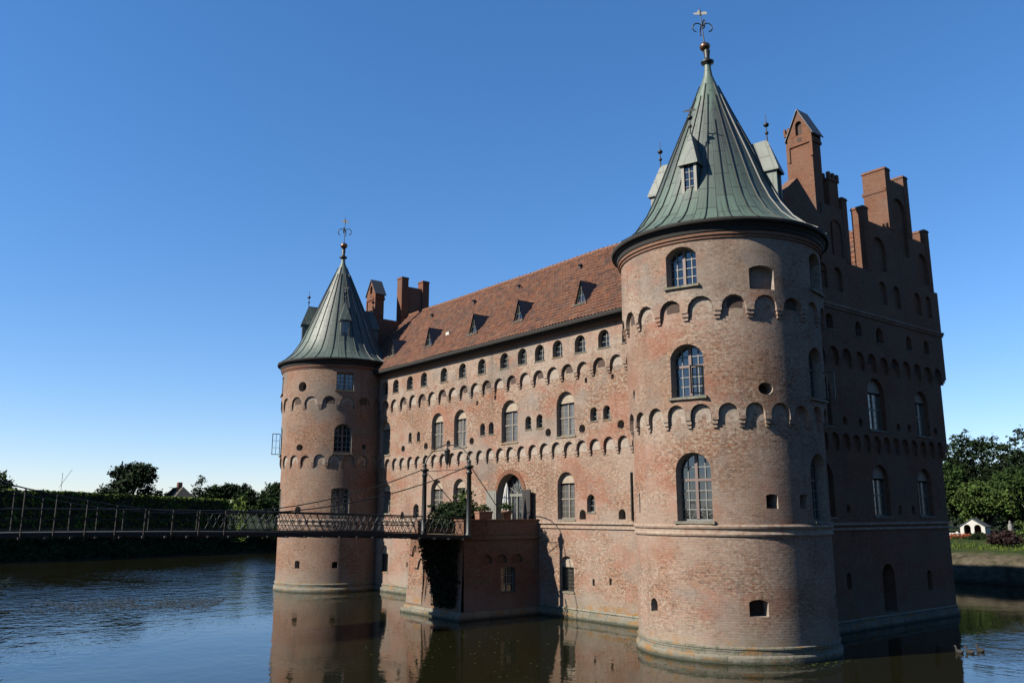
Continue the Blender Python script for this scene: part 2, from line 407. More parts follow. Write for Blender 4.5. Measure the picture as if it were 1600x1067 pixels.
def patch(mb, M, outer, holes, d0, grid=None, soffit=None, flip=False):
    """M(u,z,d)->xyz. holes: (outline, depth, captype) captype: None / material index. soffit: depth that the
    outer outline's non-straight edges are pushed in by"""
    outer = list(outer)
    if grid: outer = subdiv(outer, grid[0])
    polys = [outer] + [h[0] for h in holes]
    verts = []; edges = []
    for p in polys:
        i = len(verts); verts += [Vector(q) for q in p]
        edges += [(i + k, i + (k + 1) % len(p)) for k in range(len(p))]
    hb = [(h[0], bbox(h[0])) for h in holes]
    if grid:
        x0, x1, y0, y1 = bbox(outer)
        nu = int(round((x1 - x0) / grid[0])); nz = max(1, int(round((y1 - y0) / grid[1])))
        for i in range(1, nu):
            for j in range(1, nz):
                q = (x0 + (x1 - x0) * i / nu, y0 + (y1 - y0) * j / nz)
                if not pip(q, outer): continue
                if any(b[0] - .03 < q[0] < b[1] + .03 and b[2] - .03 < q[1] < b[3] + .03 for _, b in hb): continue
                verts.append(Vector(q))
    vo, eo, fo, *_ = delaunay_2d_cdt(verts, edges, [], 0, 1e-4, True)
    fs = []
    for f in fo:
        c = ((vo[f[0]][0] + vo[f[1]][0] + vo[f[2]][0]) / 3, (vo[f[0]][1] + vo[f[1]][1] + vo[f[2]][1]) / 3)
        if not pip(c, outer): continue
        if any(b[0] < c[0] < b[1] and b[2] < c[1] < b[3] and pip(c, h) for h, b in hb): continue
        a = (vo[f[1]] - vo[f[0]]).cross(vo[f[2]] - vo[f[0]])
        fs.append(tuple(f) if (a > 0) != flip else (f[0], f[2], f[1]))
    mb.mesh([M(v[0], v[1], d0) for v in vo], fs, [(v[0], v[1]) for v in vo], 0, True)
    for (h, dep, cap) in holes:
        ar = sum(h[i][0] * h[(i + 1) % len(h)][1] - h[(i + 1) % len(h)][0] * h[i][1] for i in range(len(h)))
        hh = h if ar > 0 else h[::-1]
        for i in range(len(hh)):
            a = hh[i]; b = hh[(i + 1) % len(hh)]
            q = [M(a[0], a[1], d0), M(a[0], a[1], d0 + dep), M(b[0], b[1], d0 + dep), M(b[0], b[1], d0)]
            if flip: q = q[::-1]
            mb.face(q, [(a[0], a[1]), (a[0] + dep, a[1] + dep * .3), (b[0] + dep, b[1] + dep * .3), (b[0], b[1])], 1)
        if cap is not None:
            q = [M(p[0], p[1], d0 + dep) for p in hh]
            tr = tessellate_polygon([[Vector((p[0], p[1], 0)) for p in hh]])
            for tt in tr:
                p3 = [hh[k] for k in tt]
                s = (p3[1][0] - p3[0][0]) * (p3[2][1] - p3[0][1]) - (p3[2][0] - p3[0][0]) * (p3[1][1] - p3[0][1])
                tt = tt if (s > 0) != flip else tt[::-1]
                mb.face([q[k] for k in tt], [hh[k] for k in tt], cap)
    if soffit:
        n = len(outer)
        for i in range(n):
            a = outer[i]; b = outer[(i + 1) % n]
            if soffit[1](a, b):
                q = [M(a[0], a[1], d0), M(a[0], a[1], d0 + soffit[0]), M(b[0], b[1], d0 + soffit[0]), M(b[0], b[1], d0)][::-1]
                if flip: q = q[::-1]
                mb.face(q, [(a[0], a[1]), (a[0], a[1] + .2), (b[0], b[1] + .2), (b[0], b[1])][::-1], 0)

def scallop(u0, u1, zb, zt, n, ztop, pier=.22, k=7, ends=None):
    """outline counter clockwise, bottom edge = n arches from zb up to zt"""
    U0, U1 = u0, u1
    if ends: u0, u1 = ends
    s = (u1 - u0) / n; pts = [(U0, zb)]; cs = []; jr = random.Random(int(abs(u1) * 97 + zb * 13)); zt0 = zt
    for i in range(n):
        zt = zt0 + jr.uniform(-.045, .035)
        a = u0 + i * s; w = s * (1 - pier) * jr.uniform(.93, 1.05); c = a + s / 2 + s * jr.uniform(-.02, .02)
        pts.append((a, zb)); pts.append((c - w / 2, zb))
        rise = zt - zb; spring = zb + max(0, rise - w / 2) if rise > w / 2 else zb
        for j in range(k + 1):
            t = math.pi - math.pi * j / k
            pts.append((c + w / 2 * math.cos(t), spring + (zt - spring) * math.sin(t)))
        pts.append((c + w / 2, zb))
        cs.append(c)
    pts.append((u1, zb)); pts.append((U1, zb)); pts.append((U1, ztop)); pts.append((U0, ztop))
    out = []
    for p in pts:
        if not out or (abs(out[-1][0] - p[0]) + abs(out[-1][1] - p[1])) > 1e-4: out.append(p)
    return out, cs, s
def corbels(mb, M, u0, u1, n, zb, din, dout, pier=.22):
    s = (u1 - u0) / n
    rng = random.Random(int(abs(u0 * 31 + zb * 7)))
    for i in range(n + 1):
        c = u0 + i * s
        for (h0, h1, f, wf) in ((-.16, 0.0, .75, 1.0), (-.30, -.16, .42, .75)):
            w = s * pier * wf * .5
            d = din + (dout - din) * f
            for q in (
                [(c - w, zb + h0, d), (c + w, zb + h0, d), (c + w, zb + h1, d), (c - w, zb + h1, d)],
                [(c - w, zb + h0, din), (c + w, zb + h0, din), (c + w, zb + h0, d), (c - w, zb + h0, d)],
                [(c + w, zb + h0, d), (c + w, zb + h0, din), (c + w, zb + h1, din), (c + w, zb + h1, d)],
                [(c - w, zb + h0, din), (c - w, zb + h0, d), (c - w, zb + h1, d), (c - w, zb + h1, din)]):
                mb.face([M(*p) for p in q], [(p[0] + p[2], p[1]) for p in q])

# ------------------------------------------------------------------ the castle
castle = empty('castle', (-41.2, 40.5, 0), 'moated red brick castle with two round copper-roofed corner towers and stepped gables', 'castle')

def wmat(x, y, z, ang): return Matrix.Translation((x, y, z)) @ Matrix.Rotation(ang, 4, 'Z')

def rbar(mb, x0, x1, z0, z1, y0, y1, mi=0): mb.box(x0, x1, y0, y1, z0, z1, mi)

def window(T, w, h, style='facade', rise=None, parent=castle, rng=random):
    """local frame: x across, y into the wall, z up, origin bottom centre on the wall's face"""
    fr = MB(); gl = MB(); tym = None
    hw = w / 2
    if style == 'facade':           # rectangular casements under a plastered round arch
        hr = h - w / 2 + .10; y0, y1 = .26, .33
        rbar(fr, -hw, -hw + .075, 0, hr, y0, y1); rbar(fr, hw - .075, hw, 0, hr, y0, y1)
        rbar(fr, -hw + .075, hw - .075, 0, .09, y0, y1); rbar(fr, -hw + .075, hw - .075, hr - .08, hr, y0, y1)
        rbar(fr, -.055, .055, .09, hr - .08, y0 - .015, y1)
        zt = .09 + (hr - .17) * .56
        rbar(fr, -hw + .075, -.055, zt - .045, zt + .045, y0 - .01, y1); rbar(fr, .055, hw - .075, zt - .045, zt + .045, y0 - .01, y1)
        for sx in (-1, 1):
            xa, xb = (.055, hw - .075) if sx > 0 else (-hw + .075, -.055)
            xm = (xa + xb) / 2
            for (za, zb, k) in ((.09, zt - .045, 3), (zt + .045, hr - .08, 2)):
                rbar(fr, xm - .014, xm + .014, za, zb, y0 + .02, y1, 1)
                for j in range(1, k):
                    z = za + (zb - za) * j / k
                    rbar(fr, xa, xm - .014, z - .014, z + .014, y0 + .02, y1, 1); rbar(fr, xm + .014, xb, z - .014, z + .014, y0 + .02, y1, 1)
                g = MB() if False else gl
                g.box(xa - .01, xb + .01, y1 - .035, y1 - .022, za - .01, zb + .01)
        tym = MB()
        o = arch(0, w + .04, hr, h + .02, w / 2 + .0, 10)
        o = [(-hw - .02, hr), (hw + .02, hr)] + o[2:]
        tym.face([(p[0], .24, p[1]) for p in o], None)
        sl = MB(); fr.box(-hw - .07, hw + .07, -.05, .30, -.09, -.002, 2)
    elif style == 'tower':          # arched frame, strong mullion and transom, pale muntins
        rise = rise or .35; y0, y1 = .42, .50
        o = arch(0, w, 0, h, rise, 10); oi = arch(0, w - .16, .08, h - .08, max(.05, rise - .03), 10)
        n = len(o)
        for i in range(n):
            j = (i + 1) % n
            fr.face([(o[i][0], y0, o[i][1]), (o[j][0], y0, o[j][1]), (oi[j][0], y0, oi[j][1]), (oi[i][0], y0, oi[i][1])], None, 1)
            fr.face([(oi[i][0], y0, oi[i][1]), (oi[j][0], y0, oi[j][1]), (oi[j][0], y1, oi[j][1]), (oi[i][0], y1, oi[i][1])], None, 1)
        rbar(fr, -.06, .06, .08, h - .09, y0 - .02, y1)
        two = h > 1.9
        zt = h * .60
        spans = [(.08, zt - .05), (zt + .05, h - .10)] if two else [(.08, h - .10)]
        if two:
            rbar(fr, -hw + .08, -.06, zt - .05, zt + .05, y0 - .015, y1); rbar(fr, .06, hw - .08, zt - .05, zt + .05, y0 - .015, y1)
        for sx in (-1, 1):
            xa, xb = (.06, hw - .08) if sx > 0 else (-hw + .08, -.06)
            xm = (xa + xb) / 2
            for q, (za, zb) in enumerate(spans):
                k = 4 if not two else (3 if q == 0 else 2)
                if two and h > 2.4 and q == 0: k = 4
                rbar(fr, xm - .02, xm + .02, za, zb, y0 + .015, y1, 1)
                for j in range(1, k):
                    z = za + (zb - za) * j / k
                    rbar(fr, xa, xm - .02, z - .02, z + .02, y0 + .015, y1, 1); rbar(fr, xm + .02, xb, z - .02, z + .02, y0 + .015, y1, 1)
        og = arch(0, w - .1, .05, h - .05, max(.05, rise - .02), 10)
        gl.face([(p[0], y1 - .025, p[1]) for p in og], None)
        fr.box(-hw - .10, hw + .10, -.07, .46, -.10, -.002, 2)
    elif style == 'small':
        rise = w / 2; y0, y1 = .24, .29
        o = arch(0, w, 0, h, rise, 8); oi = arch(0, w - .10, .05, h - .05, rise - .05, 8); n = len(o)
        for i in range(n):
            j = (i + 1) % n
            fr.face([(o[i][0], y0, o[i][1]), (o[j][0], y0, o[j][1]), (oi[j][0], y0, oi[j][1]), (oi[i][0], y0, oi[i][1])], None, 0)
        rbar(fr, -.022, .022, .05, h - .05, y0, y1)
        for z in (h * .36, h * .66): rbar(fr, -hw + .05, -.022, z - .014, z + .014, y0 + .01, y1); rbar(fr, .022, hw - .05, z - .014, z + .014, y0 + .01, y1)
        gl.face([(p[0], y1 - .01, p[1]) for p in oi], None)
        fr.box(-hw - .05, hw + .05, -.04, .25, -.06, -.002, 2)
    elif style == 'grille':         # basement window behind an iron lattice
        hr = h - w / 2 - .02; y0, y1 = .20, .25
        rbar(fr, -hw, -hw + .05, 0, hr, y0, y1, 1); rbar(fr, hw - .05, hw, 0, hr, y0, y1, 1)
        rbar(fr, -hw + .05, hw - .05, 0, .05, y0, y1, 1); rbar(fr, -hw + .05, hw - .05, hr - .05, hr, y0, y1, 1)
        for k in range(1, 5):
            x = -hw + .05 + (w - .1) * k / 5; rbar(fr, x - .012, x + .012, .05, hr - .05, y0 + .01, y1 - .02, 1)
        for k in range(1, 6):
            z = .05 + (hr - .1) * k / 6; rbar(fr, -hw + .05, hw - .05, z - .012, z + .012, y0 - .012, y0 + .008, 1)
        gl.face([(-hw, .30, 0), (hw, .30, 0), (hw, .30, hr), (-hw, .30, hr)], None)
        tym = MB(); o = arch(0, w + .04, hr, h + .02, w / 2, 10); o = [(-hw - .02, hr), (hw + .02, hr)] + o[2:]
        tym.face([(p[0], .19, p[1]) for p in o], None)
        fr.box(-hw - .05, hw + .05, -.04, .22, -.10, -.002, 2)
    fm = {'facade': [MAT['frame'], MAT['frame_light'], MAT['stone']], 'tower': [MAT['frame_tower'], MAT['muntin'], MAT['stone']],
          'small': [MAT['frame_light'], MAT['frame_light'], MAT['stone']], 'grille': [MAT['frame'], MAT['iron'], MAT['stone']]}[style]
    f = fr.build('window', fm, parent, T)
    gl.build('pane', MAT['glass_dull'] if style in ('facade', 'grille') else MAT['glass'], f, T)
    if tym: tym.build('tympanum', MAT['plaster'], f, T)
    return f

WALLM = [MAT['brick'], MAT['reveal'], MAT['dark_hole'], MAT['brick']]
FARM = [MAT['brick_far'], MAT['reveal'], MAT['dark_hole'], MAT['brick_far']]

# local wall frames: layer positions 1..3 ------------------------------------------------
YF = {1: 31.5, 2: 31.32, 3: 31.14}
XG = {1: -22.56, 2: -22.38, 3: -22.2}
XW = {1: -59.9, 2: -60.08, 3: -60.26}
YR = {1: 49.2, 2: 49.6, 3: 49.96}
def M_front(u, z, d): return (u, d, z)                # d is an absolute Y
def M_east(u, z, d): return (-d, u, z)                # d = -X
def M_west(u, z, d): return (d, -u, z)                # u = -Y, d = X
def M_rear(u, z, d): return (-u, -d, z)               # u = -X, d = -Y
ZU = (13.05, 13.65); ZL = (8.82, 9.38); ZTOP = 15.8

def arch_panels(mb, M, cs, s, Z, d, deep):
    """limewash inside the blind arches, flat dark faces as pocket shade in every second one of the upper frieze"""
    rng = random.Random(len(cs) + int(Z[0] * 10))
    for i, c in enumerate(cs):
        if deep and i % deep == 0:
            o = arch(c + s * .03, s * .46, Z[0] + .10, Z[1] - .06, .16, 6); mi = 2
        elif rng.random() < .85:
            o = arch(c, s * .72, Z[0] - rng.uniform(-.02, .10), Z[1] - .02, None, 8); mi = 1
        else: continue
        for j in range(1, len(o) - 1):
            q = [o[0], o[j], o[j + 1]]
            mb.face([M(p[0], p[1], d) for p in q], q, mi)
def flat_wall(name, M, ang, D, U, feats, nup, nlo, opening=(), top_profile=None, deep_every=2, style_rng=3, mats=WALLM):
    """D: layer->absolute depth coordinate, U: layer->(u0,u1)"""
    mb = MB(); rng = random.Random(style_rng)
    def place(u, z, layer, w, h, style, rise=None):
        p = M(u, z, D[layer]); window(wmat(p[0], p[1], p[2], ang), w, h, style, rise)
    holes = {1: [], 2: [], 3: []}
    for f in feats:
        kind, layer, u, w, z0, z1 = f[:6]
        if kind == 'facade': holes[layer].append((arch(u, w, z0, z1), .34, 2)); place(u, z0, layer, w, z1 - z0, 'facade')
        elif kind == 'small': holes[layer].append((arch(u, w, z0, z1), .32, 2)); place(u, z0, layer, w, z1 - z0, 'small')
        elif kind == 'grille': holes[layer].append((arch(u, w, z0, z1), .32, 2)); place(u, z0, layer, w, z1 - z0, 'grille')
        elif kind == 'round': holes[layer].append((circ(u, (z0 + z1) / 2, w / 2, (z1 - z0) / 2), .45, 2))
        elif kind == 'hole': holes[layer].append((arch(u, w, z0, z1), .45, 2))
        elif kind == 'slit': holes[layer].append((arch(u, w, z0, z1, 0), .4, 2))
        elif kind == 'niche': holes[layer].append((arch(u, w, z0, z1), .16, 3))
        elif kind == 'plain': holes[layer].append((arch(u, w, z0, z1), f[6], 2))
    # layer 1
    u0, u1 = U[1]
    patch(mb, M, [(u0, .3), (u1, .3), (u1, 9.7), (u0, 9.7)], holes[1], D[1], (2.0, 2.0))
    u0, u1 = U[2]
    o, cs, s = scallop(u0, u1, ZL[0], ZL[1], nlo, 13.95, ends=U[1])
    patch(mb, M, o, holes[2] + [], D[2], None, (D[1] - D[2], lambda a, b: max(a[1], b[1]) < 9.6))
    corbels(mb, M, U[1][0], U[1][1], nlo, ZL[0], D[1], D[2])
    u0, u1 = U[3]
    if top_profile:
        o, cs, s = scallop(u0, u1, ZU[0], ZU[1], nup, ZTOP, ends=U[2])
        o = o[:-2] + top_profile[::-1]
    else:
        o, cs, s = scallop(u0, u1, ZU[0], ZU[1], nup, ZTOP, ends=U[2])
    patch(mb, M, o, holes[3], D[3], None, (D[2] - D[3], lambda a, b: max(a[1], b[1]) < 13.75))
    corbels(mb, M, U[2][0], U[2][1], nup, ZU[0], D[2], D[3])
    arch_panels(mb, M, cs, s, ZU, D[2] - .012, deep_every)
    o2, cs2, s2 = scallop(U[2][0], U[2][1], ZL[0], ZL[1], nlo, 13.95, ends=U[1])
    arch_panels(mb, M, cs2, s2, ZL, D[1] - .012, 0)
    # quoins closing the steps at the two ends
    return mb, o

# ---- south facade
F = []
for u, z in [(-56.6, 14.1), (-54.6, 14.1), (-53.0, 14.1), (-51.04, 14.1), (-49.18, 14.13), (-46.69, 14.13), (-44.51, 14.13), (-42.38, 14.12), (-40.06, 14.16), (-38.31, 14.18), (-36.71, 14.15), (-35.13, 14.16), (-33.26, 14.15), (-31.40, 14.15), (-29.61, 14.17), (-27.8, 14.17)]:
    F.append(('small', 3, u, .84, z, z + .97))
for (u, w, z0, z1) in [(-47.65, 1.41, 9.66, 12.13), (-44.97, 1.39, 9.67, 12.11), (-39.77, 1.56, 9.63, 12.20), (-34.72, 1.49, 9.66, 12.16), (-54.6, 1.4, 9.66, 12.13)]:
    F.append(('facade', 2, u, w, z0, z1))
for (u, w, z0, z1) in [(-42.5, .52, 10.24, 11.01), (-41.6, .52, 10.26, 11.01), (-37.98, .56, 10.28, 11.06), (-36.96, .56, 10.28, 11.08), (-32.46, .54, 10.31, 11.05), (-31.47, .54, 10.31, 11.05), (-51.13, .42, 10.36, 11.06), (-50.03, .42, 10.34, 11.05)]:
    F.append(('small', 2, u, w, z0, z1))
for u in (-52.04, -49.05, -46.3, -43.66, -36.2, -33.38, -30.46): F.append(('round', 2, u, .5, 9.70, 10.20))
for u, z in ((-43.11, 12.2), (-41.19, 12.37), (-33.01, 12.43), (-30.98, 12.39)): F.append(('slit', 2, u, .2, z, z + .28))
for (u, w, z0, z1) in [(-47.85, 1.45, 5.45, 7.66), (-45.23, 1.37, 5.45, 7.66), (-34.95, 1.42, 5.14, 7.71), (-54.6, 1.4, 5.45, 7.6)]: F.append(('facade', 1, u, w, z0, z1))
F.append(('plain', 1, -39.93, 2.5, 4.4, 7.78, .75))
for (u, w, z0, z1) in [(-33.64, .5, 5.14, 5.66), (-30.71, .5, 5.16, 5.68), (-52.23, .45, 5.05, 5.57), (-38.11, .4, 5.08, 5.6)]: F.append(('hole', 1, u, w, z0, z1))
F.append(('small', 1, -32.98, .62, 5.52, 6.45)); F.append(('small', 1, -50.42, .72, 5.13, 6.09))
F.append(('grille', 1, -34.97, 1.15, 1.34, 3.2)); F.append(('grille', 1, -54.6, 1.15, 1.34, 3.2))
for u, z in ((-32.89, 1.76), (-31.65, 1.87), (-51.42, 1.8), (-49.0, 1.8)): F.append(('slit', 1, u, .16, z, z + .34))
F.append(('slit', 1, -29.96, .17, 5.14, 7.49))
mb, _ = flat_wall('facade', M_front, 0, YF, {1: (XW[1], XG[1]), 2: (XW[2], XG[2]), 3: (XW[3], XG[3])}, F, 30, 36)
mb.build('facade', WALLM, castle)

# ---- stepped gables
PROF = [(31.14, 15.8), (31.14, 18.3), (32.7, 18.3), (32.7, 21.2), (35.3, 21.2), (35.3, 24.35), (38.0, 24.35), (38.0, 21.2), (40.4, 21.2),
        (40.4, 18.3), (42.1, 18.3), (42.1, 21.2), (44.9, 21.2), (44.9, 24.35), (47.5, 24.35), (47.5, 21.2), (49.5, 21.2), (49.5, 18.3), (49.96, 18.3), (49.96, 15.8)]
def gable_feats(sg):
    G = []
    for (u, w, z0, z1) in [(37.88, .6, 14.5, 15.3), (40.6, .6, 14.45, 15.25), (42.71, .7, 14.35, 15.2), (45.88, .6, 14.35, 15.15), (47.91, .6, 14.3, 15.15), (35.2, .6, 14.45, 15.25)]: G.append(('small', 3, u, w, z0, z1))
    for (u, w, z0, z1) in [(42.13, 1.7, 9.69, 12.43), (47.0, 1.45, 9.66, 12.17), (37.0, 1.5, 9.66, 12.2)]: G.append(('facade', 2, u, w, z0, z1))
    for (u, w, z0, z1) in [(42.2, 1.6, 5.32, 7.93), (46.9, 1.55, 5.31, 7.88), (37.0, 1.5, 5.3, 7.9)]: G.append(('facade', 1, u, w, z0, z1))
    for (u, w, z0, z1) in [(38.48, .4, 1.9, 2.69), (46.43, .5, 1.43, 2.48), (43.94, .34, 5.42, 5.88), (45.35, .34, 5.42, 5.88), (38.9, .34, 5.5, 5.88)]: G.append(('hole', 1, u, w, z0, z1))
    G.append(('plain', 1, 42.17, 1.2, .65, 2.96, .6))
    for u in (38.9, 40.4, 44.2, 45.4, 48.4): G.append(('round', 2, u, .42, 9.75, 10.2))
    for (u, w, z0, z1) in [(36.65, 1.5, 19.9, 23.4), (34.0, 1.3, 18.5, 20.5), (39.2, 1.2, 18.5, 20.5), (46.2, 1.5, 19.9, 23.35), (43.5, 1.35, 18.5, 20.45), (48.45, 1.1, 18.6, 20.45),
                           (34.4, .8, 16.6, 17.9), (35.8, .8, 16.6, 17.9), (37.6, .8, 16.6, 17.9), (39.0, .8, 16.6, 17.9), (43.5, .8, 16.6, 17.9), (45.0, .8, 16.6, 17.9), (47.4, .8, 16.6, 17.9), (48.7, .7, 16.6, 17.9)]:
        G.append(('niche', 3, u, w, z0, z1))
    return [(f[0], f[1], f[2] * sg) + tuple(f[3:]) for f in G]
def gable(side):
    east = side == 'e'
    sg = 1 if east else -1
    M = M_east if east else M_west
    D = {k: (-XG[k] if east else XW[k]) for k in (1, 2, 3)}
    U = {k: tuple(sorted((sg * YF[k], sg * YR[k]))) for k in (1, 2, 3)}
    P_ = PROF if not east else [p for p in PROF[:3]] + [(32.7, 19.4), (35.9, 22.0), (37.6, 20.55), (37.99, 20.55), (38.0, 21.2)] + PROF[8:]
    prof = [(sg * a, b) for a, b in P_]
    if not east: prof = prof[::-1]
    mb, o = flat_wall('gable', M, rad(90) if east else rad(-90), D, U, [g for g in gable_feats(sg) if not (east and (abs(g[2] - 36.65) < .1 or abs(g[2] - 34.0) < .05))], 15, 18, top_profile=prof, style_rng=5)
    # rear face and coping of the stepped part
    T = .6
    poly = prof
    back = [(p[0], p[1]) for p in poly]
    patch(mb, M, back, [], D[3] + T, None, None, flip=True)
    for a, b in zip(prof[:-1], prof[1:]):
        q = [M(a[0], a[1], D[3]), M(a[0], a[1], D[3] + T), M(b[0], b[1], D[3] + T), M(b[0], b[1], D[3])]
        mb.face(q, [(a[0], a[1]), (a[0] + T, a[1] + .01), (b[0] + T, b[1] + .01), (b[0], b[1])], 3)
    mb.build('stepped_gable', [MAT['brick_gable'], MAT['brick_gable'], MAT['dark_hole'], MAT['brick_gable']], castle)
    # string course under the gable
    X3 = XG[3] if east else XW[3]
    sgn = 1 if east else -1
    st = MB(); st.box(X3 - .01 * sgn, X3 + .13 * sgn, 31.1, 50.0, 15.72, 15.86); st.box(X3 - .01 * sgn, X3 + .07 * sgn, 31.1, 50.0, 15.60, 15.717)
    st.build('string_course', MAT['brick_far'], castle)
    # pinnacles with oversailing caps
    for (y0, y1, zb, zt, th) in [q for q in [(35.3, 35.92, 21.2, 25.1, .75), (37.38, 38.0, 21.2, 25.1, .75), (32.7, 33.12, 18.3, 21.95, .68), (39.98, 40.4, 18.3, 21.95, .68),
                                 (42.1, 42.55, 18.3, 22.0, .68), (44.9, 45.45, 21.2, 25.0, 1.35 if east else .75), (47.0, 47.5, 21.2, 25.0, .72), (49.05, 49.5, 18.3, 22.1, .68)] if not (east and 35 < q[0] < 38)]:
        p = MB(); e = .012
        xa, xb = X3 + .03 * sgn, X3 - th * sgn
        p.box(xa, xb, y0 - e, y1 + e, zb, zt - .14); p.box(xa + .05 * sgn, xb - .05 * sgn, y0 - .06, y1 + .06, zt - .14, zt, 0, None, (.05, .05))
        if th > 1: p.box(xa - .02 * sgn, xb - .09 * sgn, y0 - .05, y1 + .05, zt - 1.45, zt - 1.28)
        p.build('pinnacle', MAT['brick_chim'], castle)
gable('e'); gable('w')

# ---- rear wall
F = []
for k in range(7): F.append(('facade', 2, 26 + k * 5, 1.45, 9.66, 12.15)); F.append(('facade', 1, 26 + k * 5, 1.45, 5.3, 7.7))
for k in range(14): F.append(('small', 3, 24.5 + k * 2.6, .8, 14.15, 15.1))
mb, _ = flat_wall('rear_wall', M_rear, rad(180), {k: -YR[k] for k in YR}, {k: (-XG[k], -XW[k]) for k in XG}, F, 30, 36)
mb.build('rear_wall', WALLM, castle)

# ---- plinth, string courses and eaves cornice along the facade
pl = MB()
def plinth_run(x0, x1, y0, y1):
    pl.box(x0 - .12, x1 + .12, y0 - .16, y1 + .08, -1.4, .27, 0)
    pl.box(x0 - .05, x1 + .05, y0 - .06, y1 + .04, .27, .46, 0)
    pl.box(x0 - .08, x1 + .08, y0 - .09, y1 + .06, .46, .54, 0, None, (.05, .05))
plinth_run(XW[1], XG[1], YF[1], YR[1])
pl.build('plinth', MAT['stone'], castle)
sc = MB()
for (z0, z1, e) in ((4.90, 5.03, .10), (4.66, 4.78, .08)):
    sc.box(XW[1], XG[1] + e, YF[1] - e, YF[1] + .01, z0, z1); sc.box(XG[1] - .01, XG[1] + e, YF[1] + .01, YR[1], z0, z1)
sc.build('string_course', MAT['course'], castle)
co = MB()
for (z0, z1, e) in ((15.36, 15.46, .07), (15.46, 15.55, .13)):
    co.box(XW[3], XG[3] - .02, YF[3] - e, YF[3] + .3, z0, z1)
co.build('eaves_cornice', MAT['brick_red'], castle)
gu = MB(); gu.box(-59.8, -22.2, 30.76, 31.2, 15.553, 15.80); gu.box(-60.3, -22.4, 30.50, 30.74, 15.665, 15.80); gu.box(-60.3, -22.4, 30.48, 30.52, 15.72, 15.86)  # the box at the wall darkens the upper cornice step as eaves shade
gu.build('gutter', MAT['gutter'], castle)

# ---- tiled roofs, pantiles as real relief
def sagx(x): return .10 * noise.noise((x * .13, 2.0, 7.0)) + .04 * noise.noise((x * .5, 1.0, 3.0))
def tile_slope(mb, x0, x1, A, B, tw=.26, th=.34, seg=4):
    """A eave (y,z), B ridge (y,z)"""
    L = math.hypot(B[0] - A[0], B[1] - A[1]); ny, nz = -(B[1] - A[1]) / L, (B[0] - A[0]) / L
    if nz < 0: ny, nz = -ny, -nz
    nr = int(L / th); nc = int((x1 - x0) / tw) * seg
    vs = []; uv = []
    rng = random.Random(3)
    rows = []
    for r in range(nr):
        rows.append((r * L / nr, .055)); rows.append(((r + 1) * L / nr - .003, .0))
    jit = {}
    for ri, (s, lift) in enumerate(rows):
        y = A[0] + (B[0] - A[0]) * s / L; z = A[1] + (B[1] - A[1]) * s / L
        sag = -.07 * math.sin(math.pi * s / L)
        for c in range(nc + 1):
            x = x0 + (x1 - x0) * c / nc
            h = lift + .042 * math.cos(2 * math.pi * (c % seg) / seg) + sag + .035 * noise.noise((x * .25, s * .4, 0))
            key = (ri // 2, c // seg)
            if key not in jit: jit[key] = rng.uniform(-.010, .014)
            h += jit[key]
            vs.append((x, y + ny * h, z + nz * h + sagx(x) * min(1, s / 3))); uv.append((x - x0 + .001, s))
    fs = []
    W = nc + 1
    for r in range(len(rows) - 1):
        for c in range(nc):
            q = (r * W + c, r * W + c + 1, (r + 1) * W + c + 1, (r + 1) * W + c)
            fs.append(q if B[0] > A[0] else q[::-1])
    mb.mesh(vs, fs, uv, 0, False)
ridge_z = 22.05
def roof(e1, r, e2):
    m = MB(); tile_slope(m, -59.85, -22.7, e1, r, seg=4); tile_slope(m, -59.85, -22.7, e2, r, .5, .6, 2)
    # ridge tiles
    for k in range(92):
        x = -59.7 + k * .4
        m.tube([(x, r[0], r[1] + .02 + .02 * math.sin(k * 2.1) + sagx(x)), (x + .43, r[0], r[1] + .045 + sagx(x + .43))], [.12, .135], 8, 0, False)
    return m.build('roof', MAT['tile'], castle)
south_roof = roof((30.5, 15.85), (36.0, 21.72), (41.0, 16.9))
north_roof = roof((50.6, 15.9), (46.2, ridge_z), (41.1, 16.9))

